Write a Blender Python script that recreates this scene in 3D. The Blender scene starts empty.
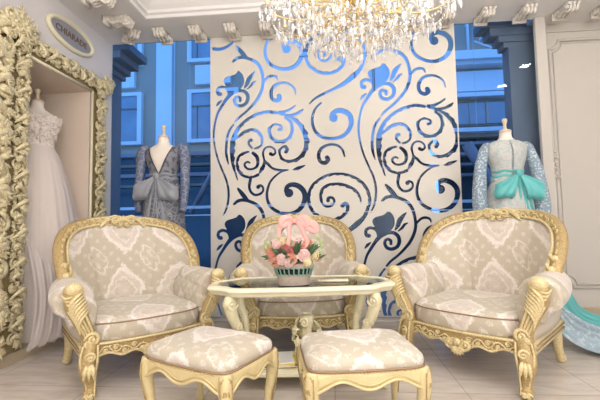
import bpy, math, random
import numpy as np
from mathutils import Vector, Matrix
PI = math.pi
sc = bpy.context.scene
COL = sc.collection
# ------------------------------------------------------------------ camera, light, exposure
def cam_setup():
    yaw, pitch, roll = .0824, .0642, -.0184
    r = Vector((math.cos(yaw), math.sin(yaw), 0)); f0 = Vector((-math.sin(yaw), math.cos(yaw), 0)); u0 = Vector((0, 0, 1))
    f = f0*math.cos(pitch)+u0*math.sin(pitch); u = -f0*math.sin(pitch)+u0*math.cos(pitch)
    c, s = math.cos(roll), math.sin(roll)
    r2 = r*c+u*s; u2 = -r*s+u*c
    cd = bpy.data.cameras.new('camera'); o = bpy.data.objects.new('camera', cd); COL.objects.link(o)
    m = Matrix((r2, u2, -f)).transposed().to_4x4(); m.translation = Vector((0, 0, 1.05)); o.matrix_world = m
    cd.sensor_width = 36; cd.lens = 370/600*36; cd.clip_start = .05; cd.clip_end = 200
    sc.camera = o
cam_setup()
sc.view_settings.view_transform = 'Standard'; sc.view_settings.look = 'None'
sc.view_settings.exposure = EXPOSURE = 0.30; sc.view_settings.gamma = 1; sc.view_settings.use_curve_mapping = False
w = bpy.data.worlds.new('world'); sc.world = w; w.use_nodes = True
wn = w.node_tree.nodes['Background']; wn.inputs[0].default_value = (.14, .35, .80, 1); wn.inputs[1].default_value = 2.1
def area(name, loc, size, power, col=(1, .95, .88), rot=(0, 0, 0), sy=None):
    l = bpy.data.lights.new(name, 'AREA'); l.energy = power; l.color = col; l.shape = 'RECTANGLE'; l.size = size; l.size_y = sy or size
    o = bpy.data.objects.new(name, l); o.location = loc; o.rotation_euler = rot; COL.objects.link(o); return o
area('ceiling_softlight_front', (.4, -.3, 3.40), 3.4, 26, (1, .99, .985), sy=3.0)
area('ceiling_softlight_back', (.6, 2.2, 3.46), 3.2, 12, (1, .99, .985), sy=1.8)
area('added_ceiling_uplight', (.3, -1.0, 2.0), 1.2, 170, (1, .99, .99), rot=(PI, 0, 0))  # upward fill added to brighten ceiling and soffit, not a lamp of the room
area('added_front_fill', (1.5, -2.3, 1.7), 4.0, 92, (.97, .985, 1), rot=(PI/2, 0, .3), sy=2.4)  # frontal fill added behind the camera for walls and chair fronts, no window there
# ------------------------------------------------------------------ materials
def nm(name):
    m = bpy.data.materials.new(name); m.use_nodes = True
    return m, m.node_tree, m.node_tree.nodes['Principled BSDF']
def srgb(r, g, b):
    f = lambda c: (c/255/12.92 if c/255 <= .04045 else ((c/255+.055)/1.055)**2.4)
    return (f(r), f(g), f(b), 1)
def N(nt, t, **k):
    n = nt.nodes.new(t)
    for a, v in k.items():
        if a.startswith('i_'):
            key = a[2:]; n.inputs[int(key) if key.isdigit() else key].default_value = v
        else: setattr(n, a, v)
    return n
def plain(name, col, rough=.5, metal=0, noise=0, nscale=20, bump=0, **k):
    m, nt, p = nm(name)
    p.inputs['Base Color'].default_value = col; p.inputs['Roughness'].default_value = rough; p.inputs['Metallic'].default_value = metal
    for a, v in k.items(): p.inputs[a.replace('_', ' ')].default_value = v
    if noise or bump:
        tc = N(nt, 'ShaderNodeTexCoord'); tx = N(nt, 'ShaderNodeTexNoise', i_Scale=nscale, i_Detail=4.0)
        nt.links.new(tc.outputs['Object'], tx.inputs['Vector'])
        if noise:
            mx = N(nt, 'ShaderNodeMix', data_type='RGBA'); mx.inputs[6].default_value = col
            mx.inputs[7].default_value = tuple(c*(1-noise) for c in col[:3])+(1,)
            nt.links.new(tx.outputs['Fac'], mx.inputs[0]); nt.links.new(mx.outputs[2], p.inputs['Base Color'])
        if bump:
            b = N(nt, 'ShaderNodeBump', i_Strength=bump, i_Distance=.01)
            nt.links.new(tx.outputs['Fac'], b.inputs['Height']); nt.links.new(b.outputs[0], p.inputs['Normal'])
    return m
def damask(name, au, av, pu=.34, pv=.44, cols=None):
    """woven damask: ogee lattice of pale medallions edged in white on a beige ground"""
    m, nt, p = nm(name); L = nt.links.new
    tc = N(nt, 'ShaderNodeTexCoord'); sp = N(nt, 'ShaderNodeSeparateXYZ'); L(tc.outputs['Object'], sp.inputs[0])
    def mth(op, a, b=None, c=None):
        n = N(nt, 'ShaderNodeMath', operation=op)
        for i, v in enumerate((a, b, c)):
            if v is None: continue
            if isinstance(v, (int, float)): n.inputs[i].default_value = v
            else: L(v, n.inputs[i])
        return n.outputs[0]
    def lin(co):
        r = None
        for i, k in enumerate(co):
            if k: 
                t = mth('MULTIPLY', sp.outputs[i], k); r = t if r is None else mth('ADD', r, t)
        return r
    u = mth('MULTIPLY', lin(au), 2*PI/pu); v = mth('MULTIPLY', lin(av), 2*PI/pv)
    n1 = N(nt, 'ShaderNodeTexNoise', i_Scale=95.0, i_Detail=3.0); L(tc.outputs['Object'], n1.inputs['Vector'])
    n2 = N(nt, 'ShaderNodeTexNoise', i_Scale=24.0, i_Detail=2.0); L(tc.outputs['Object'], n2.inputs['Vector'])
    f = mth('ADD', mth('COSINE', u), mth('COSINE', mth('ADD', v, mth('MULTIPLY', mth('SINE', mth('MULTIPLY', u, 2)), .25))))
    # scalloped lobes around each medallion
    lob = mth('MULTIPLY', mth('COSINE', mth('MULTIPLY', mth('ADD', u, v), 5)), .10)
    f = mth('ADD', mth('ADD', f, lob), mth('MULTIPLY', mth('SUBTRACT', n1.outputs['Fac'], .5), .8))
    f = mth('ADD', f, mth('MULTIPLY', mth('SUBTRACT', n2.outputs['Fac'], .5), .35))
    f = mth('MULTIPLY_ADD', f, .25, .5)
    r = N(nt, 'ShaderNodeValToRGB'); L(f, r.inputs[0])
    gr, pk, wh = cols or (srgb(190, 178, 157), srgb(207, 193, 180), srgb(224, 216, 206))
    e = r.color_ramp.elements; e[0].position = 0; e[0].color = pk; e[1].position = 1; e[1].color = pk
    for pos, c in ((.02, gr), (.10, gr), (.13, wh), (.17, gr), (.545, gr), (.575, wh), (.645, wh), (.675, pk), (.80, pk), (.83, wh), (.87, gr), (.91, pk)):
        x = e.new(pos); x.color = c
    g = mth('ADD', mth('MULTIPLY', mth('COSINE', mth('MULTIPLY', u, 4)), mth('COSINE', mth('MULTIPLY', v, 5))), mth('MULTIPLY', mth('SUBTRACT', n1.outputs['Fac'], .5), 3.2))
    g = N(nt, 'ShaderNodeMapRange', i_1=.55, i_2=.85, i_3=0.0, i_4=.5).outputs[0] if False else mth('MULTIPLY', mth('GREATER_THAN', g, .62), .45)
    mx = N(nt, 'ShaderNodeMix', data_type='RGBA'); L(g, mx.inputs[0]); L(r.outputs[0], mx.inputs[6]); mx.inputs[7].default_value = wh
    L(mx.outputs[2], p.inputs['Base Color']); p.inputs['Roughness'].default_value = .5
    p.inputs['Sheen Weight'].default_value = .25
    b = N(nt, 'ShaderNodeBump', i_Strength=.25, i_Distance=.004); L(f, b.inputs['Height']); L(b.outputs[0], p.inputs['Normal'])
    return m
def gilt(name, hi, lo, scale=45, rough=.42, amt=.5):
    """antiqued gilding: pale paint with a darker glaze rubbed into fine cut lines"""
    m, nt, p = nm(name); L = nt.links.new
    tc = N(nt, 'ShaderNodeTexCoord')
    nz = N(nt, 'ShaderNodeTexNoise', i_Scale=12.0, i_Detail=2.0); L(tc.outputs['Object'], nz.inputs['Vector'])
    ad = N(nt, 'ShaderNodeMixRGB' if False else 'ShaderNodeVectorMath', operation='MULTIPLY_ADD')
    L(nz.outputs['Color'], ad.inputs[0]); ad.inputs[1].default_value = (.05, .05, .05); L(tc.outputs['Object'], ad.inputs[2])
    vo = N(nt, 'ShaderNodeTexVoronoi', feature='DISTANCE_TO_EDGE', i_Scale=float(scale)); L(ad.outputs[0], vo.inputs['Vector'])
    r = N(nt, 'ShaderNodeValToRGB'); L(vo.outputs['Distance'], r.inputs[0])
    e = r.color_ramp.elements; e[0].position = .0; e[0].color = tuple(l*amt+h*(1-amt) for l, h in zip(lo, hi)); e[1].position = .11; e[1].color = hi
    L(r.outputs[0], p.inputs['Base Color']); p.inputs['Roughness'].default_value = rough; p.inputs['Metallic'].default_value = .12
    b = N(nt, 'ShaderNodeBump', i_Strength=.3, i_Distance=.004); L(vo.outputs['Distance'], b.inputs['Height']); L(b.outputs[0], p.inputs['Normal'])
    return m
def lace(name, base, thread, scale=60, alpha=1.0, spark=.0, lines=False, rough=.5, thr=.5):
    m, nt, p = nm(name); L = nt.links.new
    tc = N(nt, 'ShaderNodeTexCoord'); 
    if lines: t = N(nt, 'ShaderNodeTexVoronoi', feature='DISTANCE_TO_EDGE', i_Scale=float(scale)); out = t.outputs['Distance']
    else: t = N(nt, 'ShaderNodeTexNoise', i_Scale=float(scale), i_Detail=3.0); out = t.outputs['Fac']
    L(tc.outputs['Object'], t.inputs['Vector'])
    r = N(nt, 'ShaderNodeValToRGB'); L(out, r.inputs[0]); e = r.color_ramp.elements
    if lines: e[0].position = .03; e[0].color = thread; e[1].position = .07; e[1].color = base
    else: e[0].position = thr-.05; e[0].color = base; e[1].position = thr+.05; e[1].color = thread
    L(r.outputs[0], p.inputs['Base Color']); p.inputs['Roughness'].default_value = rough
    if alpha < 1:
        if lines: 
            mr = N(nt, 'ShaderNodeMapRange', i_1=.03, i_2=.07, i_3=1.0, i_4=alpha)
        else: mr = N(nt, 'ShaderNodeMapRange', i_1=thr-.05, i_2=thr+.05, i_3=alpha, i_4=1.0)
        L(out, mr.inputs[0]); L(mr.outputs[0], p.inputs['Alpha'])
    return m
M = {}
M['wall'] = plain('wall_paint', srgb(220, 215, 213), .6, noise=.04, nscale=3)
M['wallr'] = plain('wall_panel_paint', srgb(204, 197, 187), .55, noise=.04, nscale=2)
M['niche'] = plain('niche_paint', srgb(230, 212, 194), .6, noise=.04, nscale=3)
M['ceil'] = plain('ceiling_paint', srgb(228, 224, 220), .6, noise=.03, nscale=3)
M['soffit'] = plain('soffit_paint', srgb(222, 218, 214), .6, noise=.03, nscale=3)
M['plaster'] = plain('plaster_ornament', srgb(226, 218, 206), .6, noise=.15, nscale=40, bump=.4)
M['wood'] = plain('pale_wood', srgb(196, 178, 150), .45, noise=.2, nscale=9)
M['panel'] = plain('screen_panel', srgb(222, 215, 203), .5, noise=.06, nscale=350)
M['gilt'] = gilt('antique_gilding', srgb(222, 203, 154), srgb(124, 96, 56), 60, amt=.42)
M['giltlo'] = gilt('antique_gilding_ground', srgb(184, 158, 108), srgb(104, 80, 44), 60, amt=.5)
M['ivory'] = gilt('ivory_gilding', srgb(224, 214, 178), srgb(150, 132, 88), 40, amt=.12)
M['ivplain'] = plain('ivory_paint', srgb(236, 228, 196), .35, noise=.06, nscale=20)
M['framehi'] = gilt('carved_frame_paint', srgb(224, 211, 172), srgb(150, 128, 84), 30, amt=.45)
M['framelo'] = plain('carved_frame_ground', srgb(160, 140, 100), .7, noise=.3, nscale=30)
M['dam_xz'] = damask('damask_upright', (1, 0, 0), (0, 0, 1), .40, .52)
M['dam_xy'] = damask('damask_seat', (1, 0, 0), (0, 1, .9), .40, .50)
M['dam_yz'] = damask('damask_arm', (.25, 1, 0), (.5, 0, 1), .40, .50)
M['quilt'] = plain('plain_weave', srgb(214, 202, 182), .6, noise=.12, nscale=160, bump=.3)
M['pipe'] = plain('piping_cord', srgb(150, 122, 92), .6)
M['skin'] = plain('mannequin_fabric', srgb(236, 226, 214), .6, noise=.03, nscale=9)
M['cap'] = plain('turned_wood_cap', srgb(226, 206, 176), .4, noise=.1, nscale=30)
M['steel'] = plain('brushed_steel', srgb(150, 150, 152), .35, 1)
M['brass'] = plain('polished_brass', srgb(240, 212, 150), .3, .85)
M['candle'] = plain('candle_sleeve', srgb(245, 240, 228), .4)
def crystal():
    m, nt, p = nm('cut_crystal'); p.inputs['Base Color'].default_value = (1, 1, 1, 1)
    p.inputs['Transmission Weight'].default_value = .72; p.inputs['Roughness'].default_value = 0.0; p.inputs['IOR'].default_value = 1.5
    return m
M['crystal'] = crystal()
def emit(name, col, s):
    m, nt, p = nm(name); p.inputs['Emission Color'].default_value = col; p.inputs['Emission Strength'].default_value = s
    p.inputs['Base Color'].default_value = col; return m
M['bulb'] = emit('lit_bulb', (1, .97, .93, 1), 15)
M['down'] = emit('lit_downlight', (1, .97, .92, 1), 70)
def glassmat(name, tint, ior=1.5):
    m = bpy.data.materials.new(name); m.use_nodes = True; nt = m.node_tree; nt.nodes.clear(); L = nt.links.new
    o = N(nt, 'ShaderNodeOutputMaterial'); mx = N(nt, 'ShaderNodeMixShader'); t = N(nt, 'ShaderNodeBsdfTransparent'); g = N(nt, 'ShaderNodeBsdfGlossy', i_Roughness=0.0)
    fr = N(nt, 'ShaderNodeFresnel', i_IOR=ior)
    t.inputs[0].default_value = tint; L(fr.outputs[0], mx.inputs[0]); L(t.outputs[0], mx.inputs[1]); L(g.outputs[0], mx.inputs[2]); L(mx.outputs[0], o.inputs[0])
    return m
M['glass'] = glassmat('window_glass', (.85, .93, 1, 1), 1.24)
M['tglass'] = glassmat('table_glass', (.93, .98, .96, 1))
def floor_mat():
    m, nt, p = nm('polished_stone_tiles'); L = nt.links.new
    tc = N(nt, 'ShaderNodeTexCoord'); mp = N(nt, 'ShaderNodeMapping'); mp.inputs['Rotation'].default_value = (0, 0, 0); L(tc.outputs['Object'], mp.inputs[0])
    b = N(nt, 'ShaderNodeTexBrick', offset=.0, i_Scale=1.0); b.inputs['Brick Width'].default_value = .8; b.inputs['Row Height'].default_value = .8; b.inputs['Mortar Size'].default_value = .003
    b.inputs['Color1'].default_value = srgb(216, 205, 194); b.inputs['Color2'].default_value = srgb(210, 199, 188); b.inputs['Mortar'].default_value = srgb(176, 164, 152)
    L(mp.outputs[0], b.inputs['Vector'])
    mp2 = N(nt, 'ShaderNodeMapping'); mp2.inputs['Scale'].default_value = (1.2, 5, 1); mp2.inputs['Rotation'].default_value = (0, 0, .3); L(tc.outputs['Object'], mp2.inputs[0])
    n = N(nt, 'ShaderNodeTexNoise', i_Scale=2.2, i_Detail=7.0, i_Roughness=.62, i_Distortion=.6); L(mp2.outputs[0], n.inputs['Vector'])
    r = N(nt, 'ShaderNodeValToRGB'); r.color_ramp.elements[0].position = .36; r.color_ramp.elements[0].color = (.84, .82, .80, 1); r.color_ramp.elements[1].position = .62; r.color_ramp.elements[1].color = (1.03, 1.03, 1.03, 1)
    L(n.outputs['Fac'], r.inputs[0])
    mx = N(nt, 'ShaderNodeMix', data_type='RGBA', blend_type='MULTIPLY'); mx.inputs[0].default_value = 1; L(b.outputs['Color'], mx.inputs[6]); L(r.outputs[0], mx.inputs[7])
    L(mx.outputs[2], p.inputs['Base Color']); p.inputs['Roughness'].default_value = .22
    return m
M['floor'] = floor_mat()
# ------------------------------------------------------------------ mesh building
def V(*a): return Vector(a)
def catmull(P, n=6, closed=False):
    P = [Vector(p) for p in P]; out = []; m = len(P)
    for i in range(m if closed else m-1):
        if closed: a, b, c, d = P[i-1], P[i], P[(i+1) % m], P[(i+2) % m]
        else: a, b, c, d = P[max(i-1, 0)], P[i], P[i+1], P[min(i+2, m-1)]
        for k in range(n):
            t = k/n; out.append(.5*((2*b)+(c-a)*t+(2*a-5*b+4*c-d)*t*t+(3*b-a-3*c+d)*t**3))
    if not closed: out.append(P[-1])
    return out
def lerpl(L, t):
    x = t*(len(L)-1); i = min(int(x), len(L)-2); return L[i]+(L[i+1]-L[i])*(x-i)
class MB:
    def __init__(s): s.v = []; s.f = []
    def add(s, vs, fs):
        o = len(s.v); s.v += [tuple(v) for v in vs]; s.f += [tuple(i+o for i in f) for f in fs]
    def box(s, c, d, rz=0, taper=1):
        cx, cy, cz = c; hx, hy, hz = d[0]/2, d[1]/2, d[2]/2; vs = []
        for z in (-hz, hz):
            k = taper if z > 0 else 1
            for x, y in ((-hx, -hy), (hx, -hy), (hx, hy), (-hx, hy)):
                x *= k; y *= k; vs.append((cx+x*math.cos(rz)-y*math.sin(rz), cy+x*math.sin(rz)+y*math.cos(rz), cz+z))
        s.add(vs, [(0, 3, 2, 1), (4, 5, 6, 7), (0, 1, 5, 4), (1, 2, 6, 5), (2, 3, 7, 6), (3, 0, 4, 7)])
    def grid(s, fn, nu, nv, cu=False, cv=False):
        U = nu if cu else nu+1; W = nv if cv else nv+1
        vs = [fn(i/nu, j/nv) for i in range(U) for j in range(W)]; fs = []
        for i in range(nu):
            for j in range(nv):
                a, b = i % U, (i+1) % U; c, d = j % W, (j+1) % W
                fs.append((a*W+c, b*W+c, b*W+d, a*W+d))
        s.add(vs, fs)
    def slab(s, fa, fb, nu, nv):
        W = nv+1; n = (nu+1)*W
        vs = [fa(i/nu, j/nv) for i in range(nu+1) for j in range(W)]+[fb(i/nu, j/nv) for i in range(nu+1) for j in range(W)]; fs = []
        for i in range(nu):
            for j in range(nv):
                q = (i*W+j, (i+1)*W+j, (i+1)*W+j+1, i*W+j+1); fs.append(q); fs.append(tuple(n+k for k in reversed(q)))
        ring = [i*W for i in range(nu+1)]+[nu*W+j for j in range(1, W)]+[i*W+nv for i in range(nu-1, -1, -1)]+[j for j in range(nv-1, 0, -1)]
        for k in range(len(ring)):
            a, b = ring[k], ring[(k+1) % len(ring)]; fs.append((b, a, a+n, b+n))
        s.add(vs, fs)
    def tube(s, pts, r, seg=8, up=(0, 0, 1), flat=1.0, closed=False, caps=True):
        pts = [Vector(p) for p in pts]; m = len(pts); up = Vector(up); vs = []
        R = [r]*m if not hasattr(r, '__len__') else [lerpl(r, i/(m-1)) for i in range(m)]
        lastB = None
        for i, p in enumerate(pts):
            T = (pts[(i+1) % m]-pts[i-1]) if closed else (pts[min(i+1, m-1)]-pts[max(i-1, 0)])
            if T.length < 1e-9: T = Vector((0, 0, 1))
            T.normalize(); B = T.cross(up)
            if B.length < .05: B = lastB.copy() if lastB else T.cross(Vector((.3, 1, .2)))
            B = (B-T*B.dot(T)).normalized(); lastB = B; Nn = B.cross(T).normalized()
            for k in range(seg):
                a = 2*PI*k/seg; vs.append(p+B*R[i]*math.cos(a)+Nn*R[i]*flat*math.sin(a))
        fs = []
        for i in range(m if closed else m-1):
            j = (i+1) % m
            for k in range(seg): fs.append((i*seg+k, i*seg+(k+1) % seg, j*seg+(k+1) % seg, j*seg+k))
        if caps and not closed: fs += [tuple(reversed(range(seg))), tuple(range((m-1)*seg, m*seg))]
        s.add(vs, fs)
    def lathe(s, prof, c=(0, 0, 0), seg=20, sx=1, sy=1, fn=None):
        vs = []; m = len(prof)
        for r, z in prof:
            for k in range(seg):
                a = 2*PI*k/seg; rr = r*(fn(a, z) if fn else 1); vs.append((c[0]+rr*sx*math.cos(a), c[1]+rr*sy*math.sin(a), c[2]+z))
        fs = [(i*seg+k, i*seg+(k+1) % seg, (i+1)*seg+(k+1) % seg, (i+1)*seg+k) for i in range(m-1) for k in range(seg)]
        fs += [tuple(reversed(range(seg))), tuple(range((m-1)*seg, m*seg))]
        s.add(vs, fs)
    def ball(s, c, r, seg=10, rings=6):
        if not hasattr(r, '__len__'): r = (r, r, r)
        s_ = []
        vs = [(c[0], c[1], c[2]-r[2])]
        for i in range(1, rings):
            t = PI*i/rings-PI/2
            for k in range(seg):
                a = 2*PI*k/seg; vs.append((c[0]+r[0]*math.cos(t)*math.cos(a), c[1]+r[1]*math.cos(t)*math.sin(a), c[2]+r[2]*math.sin(t)))
        vs.append((c[0], c[1], c[2]+r[2])); fs = []
        for k in range(seg):
            fs.append((0, 1+(k+1) % seg, 1+k)); l = 1+(rings-2)*seg; fs.append((l+k, l+(k+1) % seg, len(vs)-1))
            for i in range(rings-2): fs.append((1+i*seg+k, 1+i*seg+(k+1) % seg, 1+(i+1)*seg+(k+1) % seg, 1+(i+1)*seg+k))
        s.add(vs, fs)
    def prism(s, out, f0, f1):
        """closed outline list of 2-D points; f0/f1 map a point to 3-D on either face"""
        n = len(out); s.add([f0(p) for p in out]+[f1(p) for p in out], [tuple(reversed(range(n))), tuple(range(n, 2*n))]+[(k, (k+1) % n, n+(k+1) % n, n+k) for k in range(n)])
    def build(s, name, mat, parent=None, smooth=True, bevel=0, sub=0, loc=None, rz=0):
        me = bpy.data.meshes.new(name); me.from_pydata(s.v, [], s.f); me.update()
        o = bpy.data.objects.new(name, me); COL.objects.link(o); me.materials.append(M[mat] if isinstance(mat, str) else mat)
        if smooth: me.polygons.foreach_set('use_smooth', [True]*len(me.polygons))
        if bevel:
            b = o.modifiers.new('bevel', 'BEVEL'); b.width = bevel; b.segments = 2; b.limit_method = 'ANGLE'; b.angle_limit = .7
            if smooth: me.polygons.foreach_set('use_smooth', [False]*len(me.polygons))
        if sub: b = o.modifiers.new('sub', 'SUBSURF'); b.levels = sub; b.render_levels = sub
        if parent: o.parent = parent
        if loc: o.location = loc
        if rz: o.rotation_euler = (0, 0, rz)
        return o
def tag(o, label=None, cat=None, group=None, kind=None):
    if label: o['label'] = label
    if cat: o['category'] = cat
    if group: o['group'] = group
    if kind: o['kind'] = kind
    return o
def struct(o, label=None): o['kind'] = 'structure'; 
def empty(name, loc=(0, 0, 0), rz=0):
    o = bpy.data.objects.new(name, None); COL.objects.link(o); o.location = loc; o.rotation_euler = (0, 0, rz); o.empty_display_size = .1; return o
def copy_tree(o, parent=None):
    c = o.copy(); COL.objects.link(c); c.parent = parent
    for ch in list(o.children): copy_tree(ch, c)
    return c
# ---- carving vocabulary: scrolls, leaves and vine runs laid on a surface
def scroll(mb, c, T, B, Nn, r, turns, w, hand=1, a0=0, seg=6, n=22):
    pts = []; ws = []
    for i in range(n+1):
        t = i/n; a = a0+hand*turns*2*PI*t; rr = r*(1-.85*t)
        pts.append(c+T*rr*math.cos(a)+B*rr*math.sin(a)+Nn*(w*.5*t)); ws.append(w*(.55+.6*math.sin(PI*min(1, t*1.1+.1))))
    mb.tube(pts, ws, seg, up=Nn, flat=.8)
    mb.ball(pts[-1], w*1.25, 6, 4)
def leaf(mb, c, D, Nn, length, width, curl=0.0, ribs=True):
    S = D.cross(Nn).normalized(); pts = []
    for i in range(7):
        t = i/6; pts.append(c+D*length*t+S*curl*length*t*t+Nn*(width*.55*math.sin(PI*t)))
    mb.tube(pts, [width*.25, width*.5, width*.55, width*.5, width*.38, width*.2, width*.04], 6, up=Nn, flat=.45)
    if ribs:
        for sg in (-1, 1):
            for k in (2, 3, 4):
                p = pts[k]; d = (D+S*sg*.9).normalized(); mb.tube([p, p+d*width*.55+Nn*width*.15, p+d*width*.95], [width*.14, width*.17, width*.03], 5, up=Nn, flat=.6)
def vine(mb, path, nfn, width, rnd, step=None, dense=1.0, ribs=True, lift=.0):
    """a running vine of C-scrolls and leaves along PATH, on the face whose outward normal is nfn(point)"""
    P = [Vector(p) for p in path]; L = [0]
    for a, b in zip(P, P[1:]): L.append(L[-1]+(b-a).length)
    tot = L[-1]; step = step or width*.9; n = max(2, int(tot/step))
    def at(d):
        d = max(0, min(tot-1e-6, d)); i = next(k for k in range(len(L)-1) if L[k+1] > d); f = (d-L[i])/(L[i+1]-L[i]); p = P[i].lerp(P[i+1], f)
        T = (P[i+1]-P[i]).normalized(); Nn = Vector(nfn(p)).normalized(); Nn = (Nn-T*Nn.dot(T)).normalized(); return p, T, T.cross(Nn).normalized(), Nn
    stem = []
    for k in range(n*6+1):
        p, T, B, Nn = at(tot*k/(n*6)); stem.append(p+B*width*.26*math.sin(PI*k/6)+Nn*(lift+width*.10))
    mb.tube(stem, width*.075, 6, up=nfn(P[0]))
    for k in range(n):
        d = tot*(k+.5)/n; p, T, B, Nn = at(d); sg = 1 if k % 2 == 0 else -1; j = lambda a: rnd.uniform(-a, a)
        c = p-B*sg*width*(.16+j(.03))+Nn*(lift+width*.12)
        scroll(mb, c, T, B*(-sg), Nn, width*(.27+j(.03)), 1.35, width*.085, 1, j(.4))
        for q in range(int(3*dense)):
            a = rnd.uniform(-.9, .9); D = (B*sg*math.cos(a)+T*math.sin(a)).normalized()
            leaf(mb, p+B*sg*width*.12+T*j(width*.3)+Nn*(lift+width*.1), D, Nn, width*rnd.uniform(.26, .38), width*rnd.uniform(.14, .2), j(.5), ribs)
def pillow(mb, hx, hy, z0, z1, bow=0, ex=5, seg=48, crown=.03, cy=0, side_in=0.0):
    prof = [(0, z0), (.7, z0), (.97, z0), (1, z0+.012), (1.0, z0+(z1-z0)*.5), (1.0, z1-.03), (.985, z1-.014), (.95, z1-.003), (.88, z1+crown*.25), (.7, z1+crown*.6), (.45, z1+crown*.88), (.2, z1+crown), (0, z1+crown)]
    vs = []; fs = []
    for sc_, z in prof:
        for k in range(seg):
            a = 2*PI*k/seg; ca, sa = math.cos(a), math.sin(a); r = (abs(ca)**ex+abs(sa)**ex)**(-1/ex)
            x = hx*r*ca*sc_; y = hy*r*sa*sc_; fr = -y/hy
            if bow and fr > 0: y -= bow*fr*(1-min(1, abs(x)/hx)**2)
            if side_in: x *= 1-side_in*(y/hy+1)*.5
            vs.append((x, y+cy, z))
    m = len(prof)
    fs = [(i*seg+k, i*seg+(k+1) % seg, (i+1)*seg+(k+1) % seg, (i+1)*seg+k) for i in range(m-1) for k in range(seg)]
    mb.add(vs, fs)
    return lambda a, sc_=1.0: None
def ring_path(hx, hy, z, bow=0, ex=5, cy=0, n=64, a0=0, a1=2*PI, k_=1.0, side_in=0):
    out = []
    for i in range(n+1):
        a = a0+(a1-a0)*i/n; ca, sa = math.cos(a), math.sin(a); r = (abs(ca)**ex+abs(sa)**ex)**(-1/ex); x = hx*r*ca*k_; y = hy*r*sa*k_; fr = -y/hy
        if bow and fr > 0: y -= bow*fr*(1-min(1, abs(x)/hx)**2)
        if side_in: x *= 1-side_in*(y/hy+1)*.5
        out.append((x, y+cy, z))
    return out
# ------------------------------------------------------------------ the room
XL, YW, ZS, ZC = -2.55, 4.10, 3.22, 3.52      # left wall face, window line, soffit underside, ceiling
def wall(name, boxes, mat, **k):
    mb = MB()
    for x0, x1, y0, y1, z0, z1 in boxes: mb.box(((x0+x1)/2, (y0+y1)/2, (z0+z1)/2), (x1-x0, y1-y0, z1-z0))
    o = mb.build(name, mat, smooth=False); o['kind'] = 'structure'; return o
wall('floor', [(-3.6, 4.6, -2.6, 4.34, -.1, 0)], 'floor')
wall('ceiling', [(-2.7, 4.6, -2.6, 4.2, ZC, ZC+.1)], 'ceil')
NY0, NY1, NZ0, NZ1, NX = 2.87, 3.70, .085, 2.51, -3.42
wall('wall_left', [(-2.70, XL, -2.6, NY0, 0, ZC), (-2.70, XL, NY1, 4.10, 0, ZC), (-2.70, XL, NY0, NY1, NZ1, ZC)], 'wall')
wall('niche_lining', [(NX-.08, NX, NY0-.08, NY1+.08, 0, NZ1+.08), (NX, -2.701, NY0-.08, NY0, 0, NZ1+.08), (NX, -2.701, NY1, NY1+.08, 0, NZ1+.08), (NX, -2.701, NY0, NY1, NZ1, NZ1+.08), (NX, XL+.002, NY1-.004, NY1+.001, NZ0, NZ1), (NX, XL+.002, NY0-.001, NY0+.004, NZ0, NZ1), (NX, XL+.002, NY0, NY1, NZ1-.004, NZ1+.001)], 'niche').name = 'wall_niche'
wall('trim_niche', [(NX, -2.50, 2.55, NY1+.02, 0, NZ0), (-2.5498, -2.50, -.5, 2.55, 0, .085)], 'wood')
wall('wall_rear', [(-2.7, 4.6, -2.7, -2.6, 0, ZC)], 'wall')
wall('wall_side', [(4.5, 4.6, -2.6, 4.3, 0, ZC)], 'wall')
# right part of the window wall: pier and moulded panelling
wall('wall_right', [(2.34, 4.6, 4.22, 4.285, 0, 3.4), (2.235, 2.34, 4.05, 4.10, 0, ZS-.001), (2.322, 2.34, 4.10, 4.2199, 0, 3.3)], 'wallr')
def moulding(name, x0, x1, z0, z1, y, notch=.10, r=.018):
    mb = MB(); P = []
    for cx, cz, a0 in ((x0, z0, 0), (x0, z1, 1), (x1, z1, 2), (x1, z0, 3)):
        sx = 1 if cx == x0 else -1; sz = 1 if cz == z0 else -1; arc = []
        for k in range(9):
            t = k/8*PI/2; arc.append((cx+sx*notch*math.cos(t), cz+sz*notch*math.sin(t)))
        if a0 in (1, 3): arc.reverse()
        P += [(a, y, b) for a, b in arc]
    mb.tube(P, r, 6, up=(0, 1, 0), flat=.8, closed=True)
    q = [((a-(x0+x1)/2)*.93+(x0+x1)/2, y, (b-(z0+z1)/2)*.975+(z0+z1)/2) for a, _, b in P]
    mb.tube(q, r*.5, 5, up=(0, 1, 0), closed=True)
    o = mb.build(name, 'wallr'); o['kind'] = 'structure'; return o
moulding('trim_1', 2.46, 3.55, .32, 3.03, 4.216)
moulding('trim_2', 3.66, 4.45, .32, 3.03, 4.216)
wall('trim_3', [(2.34, 4.5, 4.20, 4.22, 3.12, 3.145)], 'wallr')
wall('baseboard_right', [(2.34, 4.5, 4.195, 4.22, 0, .115)], 'wood')
wall('baseboard_window', [(XL, 2.235, 4.072, 4.14, 0, .035)], 'soffit')
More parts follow.
